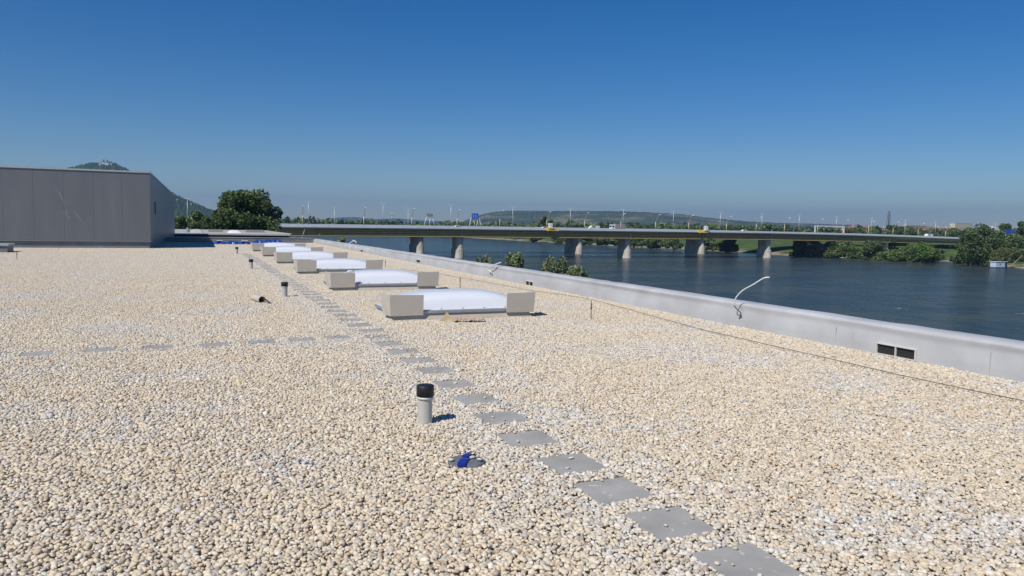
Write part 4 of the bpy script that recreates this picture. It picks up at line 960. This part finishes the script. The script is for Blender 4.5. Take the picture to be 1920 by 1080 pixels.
for i in range(4):
    rs = np.random.RandomState(100+i); g = scatter(rs, 48); n = len(g)
    rot = np.stack([rs.normal(0, .3, n), rs.normal(0, .3, n), rs.uniform(0, 6.28, n)], 1); Rm = euler_mats(rot)
    ax = np.stack([np.ones(n), rs.uniform(.65, .92, n), rs.uniform(.45, .68, n)], 1)*.0140*(np.clip(np.exp(rs.normal(.0, .25, n)), .5, 1.7)[:, None])
    V = (IV[None]*1.08*ax[:, None]); V = np.einsum('nij,nkj->nki', Rm, V)+np.concatenate([g-.5, rs.uniform(-.003, .012, (n, 1))], 1)[:, None]
    Fs = (IF[None]+(np.arange(n)*len(IV))[:, None, None]).reshape(-1, 3)
    me = np_mesh('gravel_patch', V.reshape(-1, 3), Fs, True); at = me.attributes.new('prnd', 'FLOAT', 'FACE'); at.data.foreach_set('value', np.repeat(rs.rand(n), len(IF)).astype(np.float32))
    me.materials.append(M['gravel']); o = bpy.data.objects.new('zz_gravel_patch_%02d' % i, me); src.objects.link(o)

P = []; ROT = []; SCL = []; IDX = []; RND = []
rs = np.random.RandomState(5)
hull_boxes = [(3.08+.02, 3.08+SW-.02, y+.02, y+SD-.02) for y in sky_y]
def visible(cx, cy, mar):
    if cy < -1: return False
    d = depth((cx, cy, 0))
    if d < .8: return cy > .2 and abs(cx) < 3
    px, py_ = proj((cx, cy, 0)); return -mar*F/d-60 < px < 1920+mar*F/d+60 and py_ < 1080+mar*F/d*.6+150
X0 = X1-55
nx_ = 55
for ix in range(nx_):
    for iy in range(-4, 56):
        cx = X0+ix+.5; cy = iy+.5
        if cx < -2.4 and cy > 45: continue
        vis = visible(cx, cy, 1.2)
        d = depth((cx, cy, 0)) if cy > 0 else 99
        path = (1.6 < cx < 3.4 and cy < 25) or (9.4 < cy < 11.6 and -4 < cx < 3)
        if vis and (d < 12.5 or path):
            g = scatter(rs, 48); g = g+[cx-.5, cy-.5]; k = len(g); keep = np.ones(k, bool); onslab = np.zeros(k, bool)
            for (sx_, sy_, rz) in slabs:
                if abs(sx_-cx) > 1 or abs(sy_-cy) > 1: continue
                dx, dy = g[:, 0]-sx_, g[:, 1]-sy_; c_, s_ = math.cos(rz), math.sin(rz); u, v = dx*c_+dy*s_, -dx*s_+dy*c_
                m_in = .002 if rz < .2 and abs(sy_-10.45) > .2 else .02
                ins = (np.abs(u) < HS-m_in) & (np.abs(v) < HS-m_in)
                lo = ins & (rs.rand(k) < .009) & (np.abs(u) < HS-.03); onslab |= lo; keep &= ~ins | lo
            for (a, b_, c_, d_) in hull_boxes: keep &= ~((g[:, 0] > a) & (g[:, 0] < b_) & (g[:, 1] > c_) & (g[:, 1] < d_))
            for (a, b_) in PIPES: keep &= np.hypot(g[:, 0]-a, g[:, 1]-b_) > .062
            keep &= np.hypot(g[:, 0]-1.735, g[:, 1]-4.73) > .120
            g = g[keep]; os_ = onslab[keep]; k = len(g)
            z = np.where(os_, .0135, rs.uniform(-.004, .012, k)); sc_ = np.clip(np.exp(rs.normal(-.03, .27, k)), .45, 1.7)
            tilt = np.where(os_, .05, .33)
            P.append(np.column_stack([g, z])); ROT.append(np.stack([rs.normal(0, 1, k)*tilt, rs.normal(0, 1, k)*tilt, rs.uniform(0, 6.28, k)], 1)); SCL.append(sc_); IDX.append(rs.randint(0, NPB, k)); RND.append(rs.rand(k))
        else:
            P.append([[cx, cy, 0]]); ROT.append([[0, 0, rs.randint(0, 4)*math.pi/2]]); SCL.append([1.]); IDX.append([NPB+rs.randint(0, 4)]); RND.append([0.])
P = np.concatenate(P).astype(np.float32); ROT = np.concatenate(ROT).astype(np.float32); SCL = np.concatenate(SCL).astype(np.float32); IDX = np.concatenate(IDX).astype(np.int32); RND = np.concatenate(RND).astype(np.float32)
print('pebbles', len(P))
me = bpy.data.meshes.new('gravel'); me.vertices.add(len(P)); me.vertices.foreach_set('co', P.ravel())
a = me.attributes.new('rot', 'FLOAT_VECTOR', 'POINT'); a.data.foreach_set('vector', ROT.ravel())
a = me.attributes.new('scl', 'FLOAT', 'POINT'); a.data.foreach_set('value', SCL)
a = me.attributes.new('idx', 'INT', 'POINT'); a.data.foreach_set('value', IDX)
a = me.attributes.new('rnd', 'FLOAT', 'POINT'); a.data.foreach_set('value', RND); me.update()
go = link('gravel', me); tag(go, kind='stuff'); me.materials.append(M['gravel'])
ng = bpy.data.node_groups.new('scatter_gravel', 'GeometryNodeTree')
ng.interface.new_socket('Geometry', in_out='INPUT', socket_type='NodeSocketGeometry'); ng.interface.new_socket('Geometry', in_out='OUTPUT', socket_type='NodeSocketGeometry')
N = ng.nodes; gi = N.new('NodeGroupInput'); gout = N.new('NodeGroupOutput'); ip = N.new('GeometryNodeInstanceOnPoints'); ci = N.new('GeometryNodeCollectionInfo')
ci.inputs['Collection'].default_value = src; ci.inputs['Separate Children'].default_value = True; ci.inputs['Reset Children'].default_value = True
def na(nm, ty):
    x = N.new('GeometryNodeInputNamedAttribute'); x.data_type = ty; x.inputs['Name'].default_value = nm; return x.outputs['Attribute']
L = ng.links; L.new(gi.outputs[0], ip.inputs['Points']); L.new(ci.outputs[0], ip.inputs['Instance']); ip.inputs['Pick Instance'].default_value = True
L.new(na('idx', 'INT'), ip.inputs['Instance Index']); er = N.new('FunctionNodeEulerToRotation'); L.new(na('rot', 'FLOAT_VECTOR'), er.inputs[0]); L.new(er.outputs[0], ip.inputs['Rotation'])
L.new(na('scl', 'FLOAT'), ip.inputs['Scale']); L.new(ip.outputs[0], gout.inputs[0])
md = go.modifiers.new('scatter', 'NODES'); md.node_group = ng

# ------------------------------------------------------------------ haze
hz = MB().box(-9500, 10500, -1400, 11500, -17, 330).build('haze', None); tag(hz, kind='stuff')
hm = bpy.data.materials.new('haze'); hm.use_nodes = True; t = hm.node_tree; t.nodes.clear(); ou = t.nodes.new('ShaderNodeOutputMaterial'); pv = t.nodes.new('ShaderNodeVolumePrincipled')
pv.inputs['Density'].default_value = 1.1e-4; pv.inputs['Color'].default_value = (.44, .67, 1, 1); pv.inputs['Anisotropy'].default_value = 0.2
t.links.new(pv.outputs[0], ou.inputs['Volume']); hz.data.materials.append(hm)
scene.cycles.volume_bounces = 0; scene.cycles.max_bounces = 6
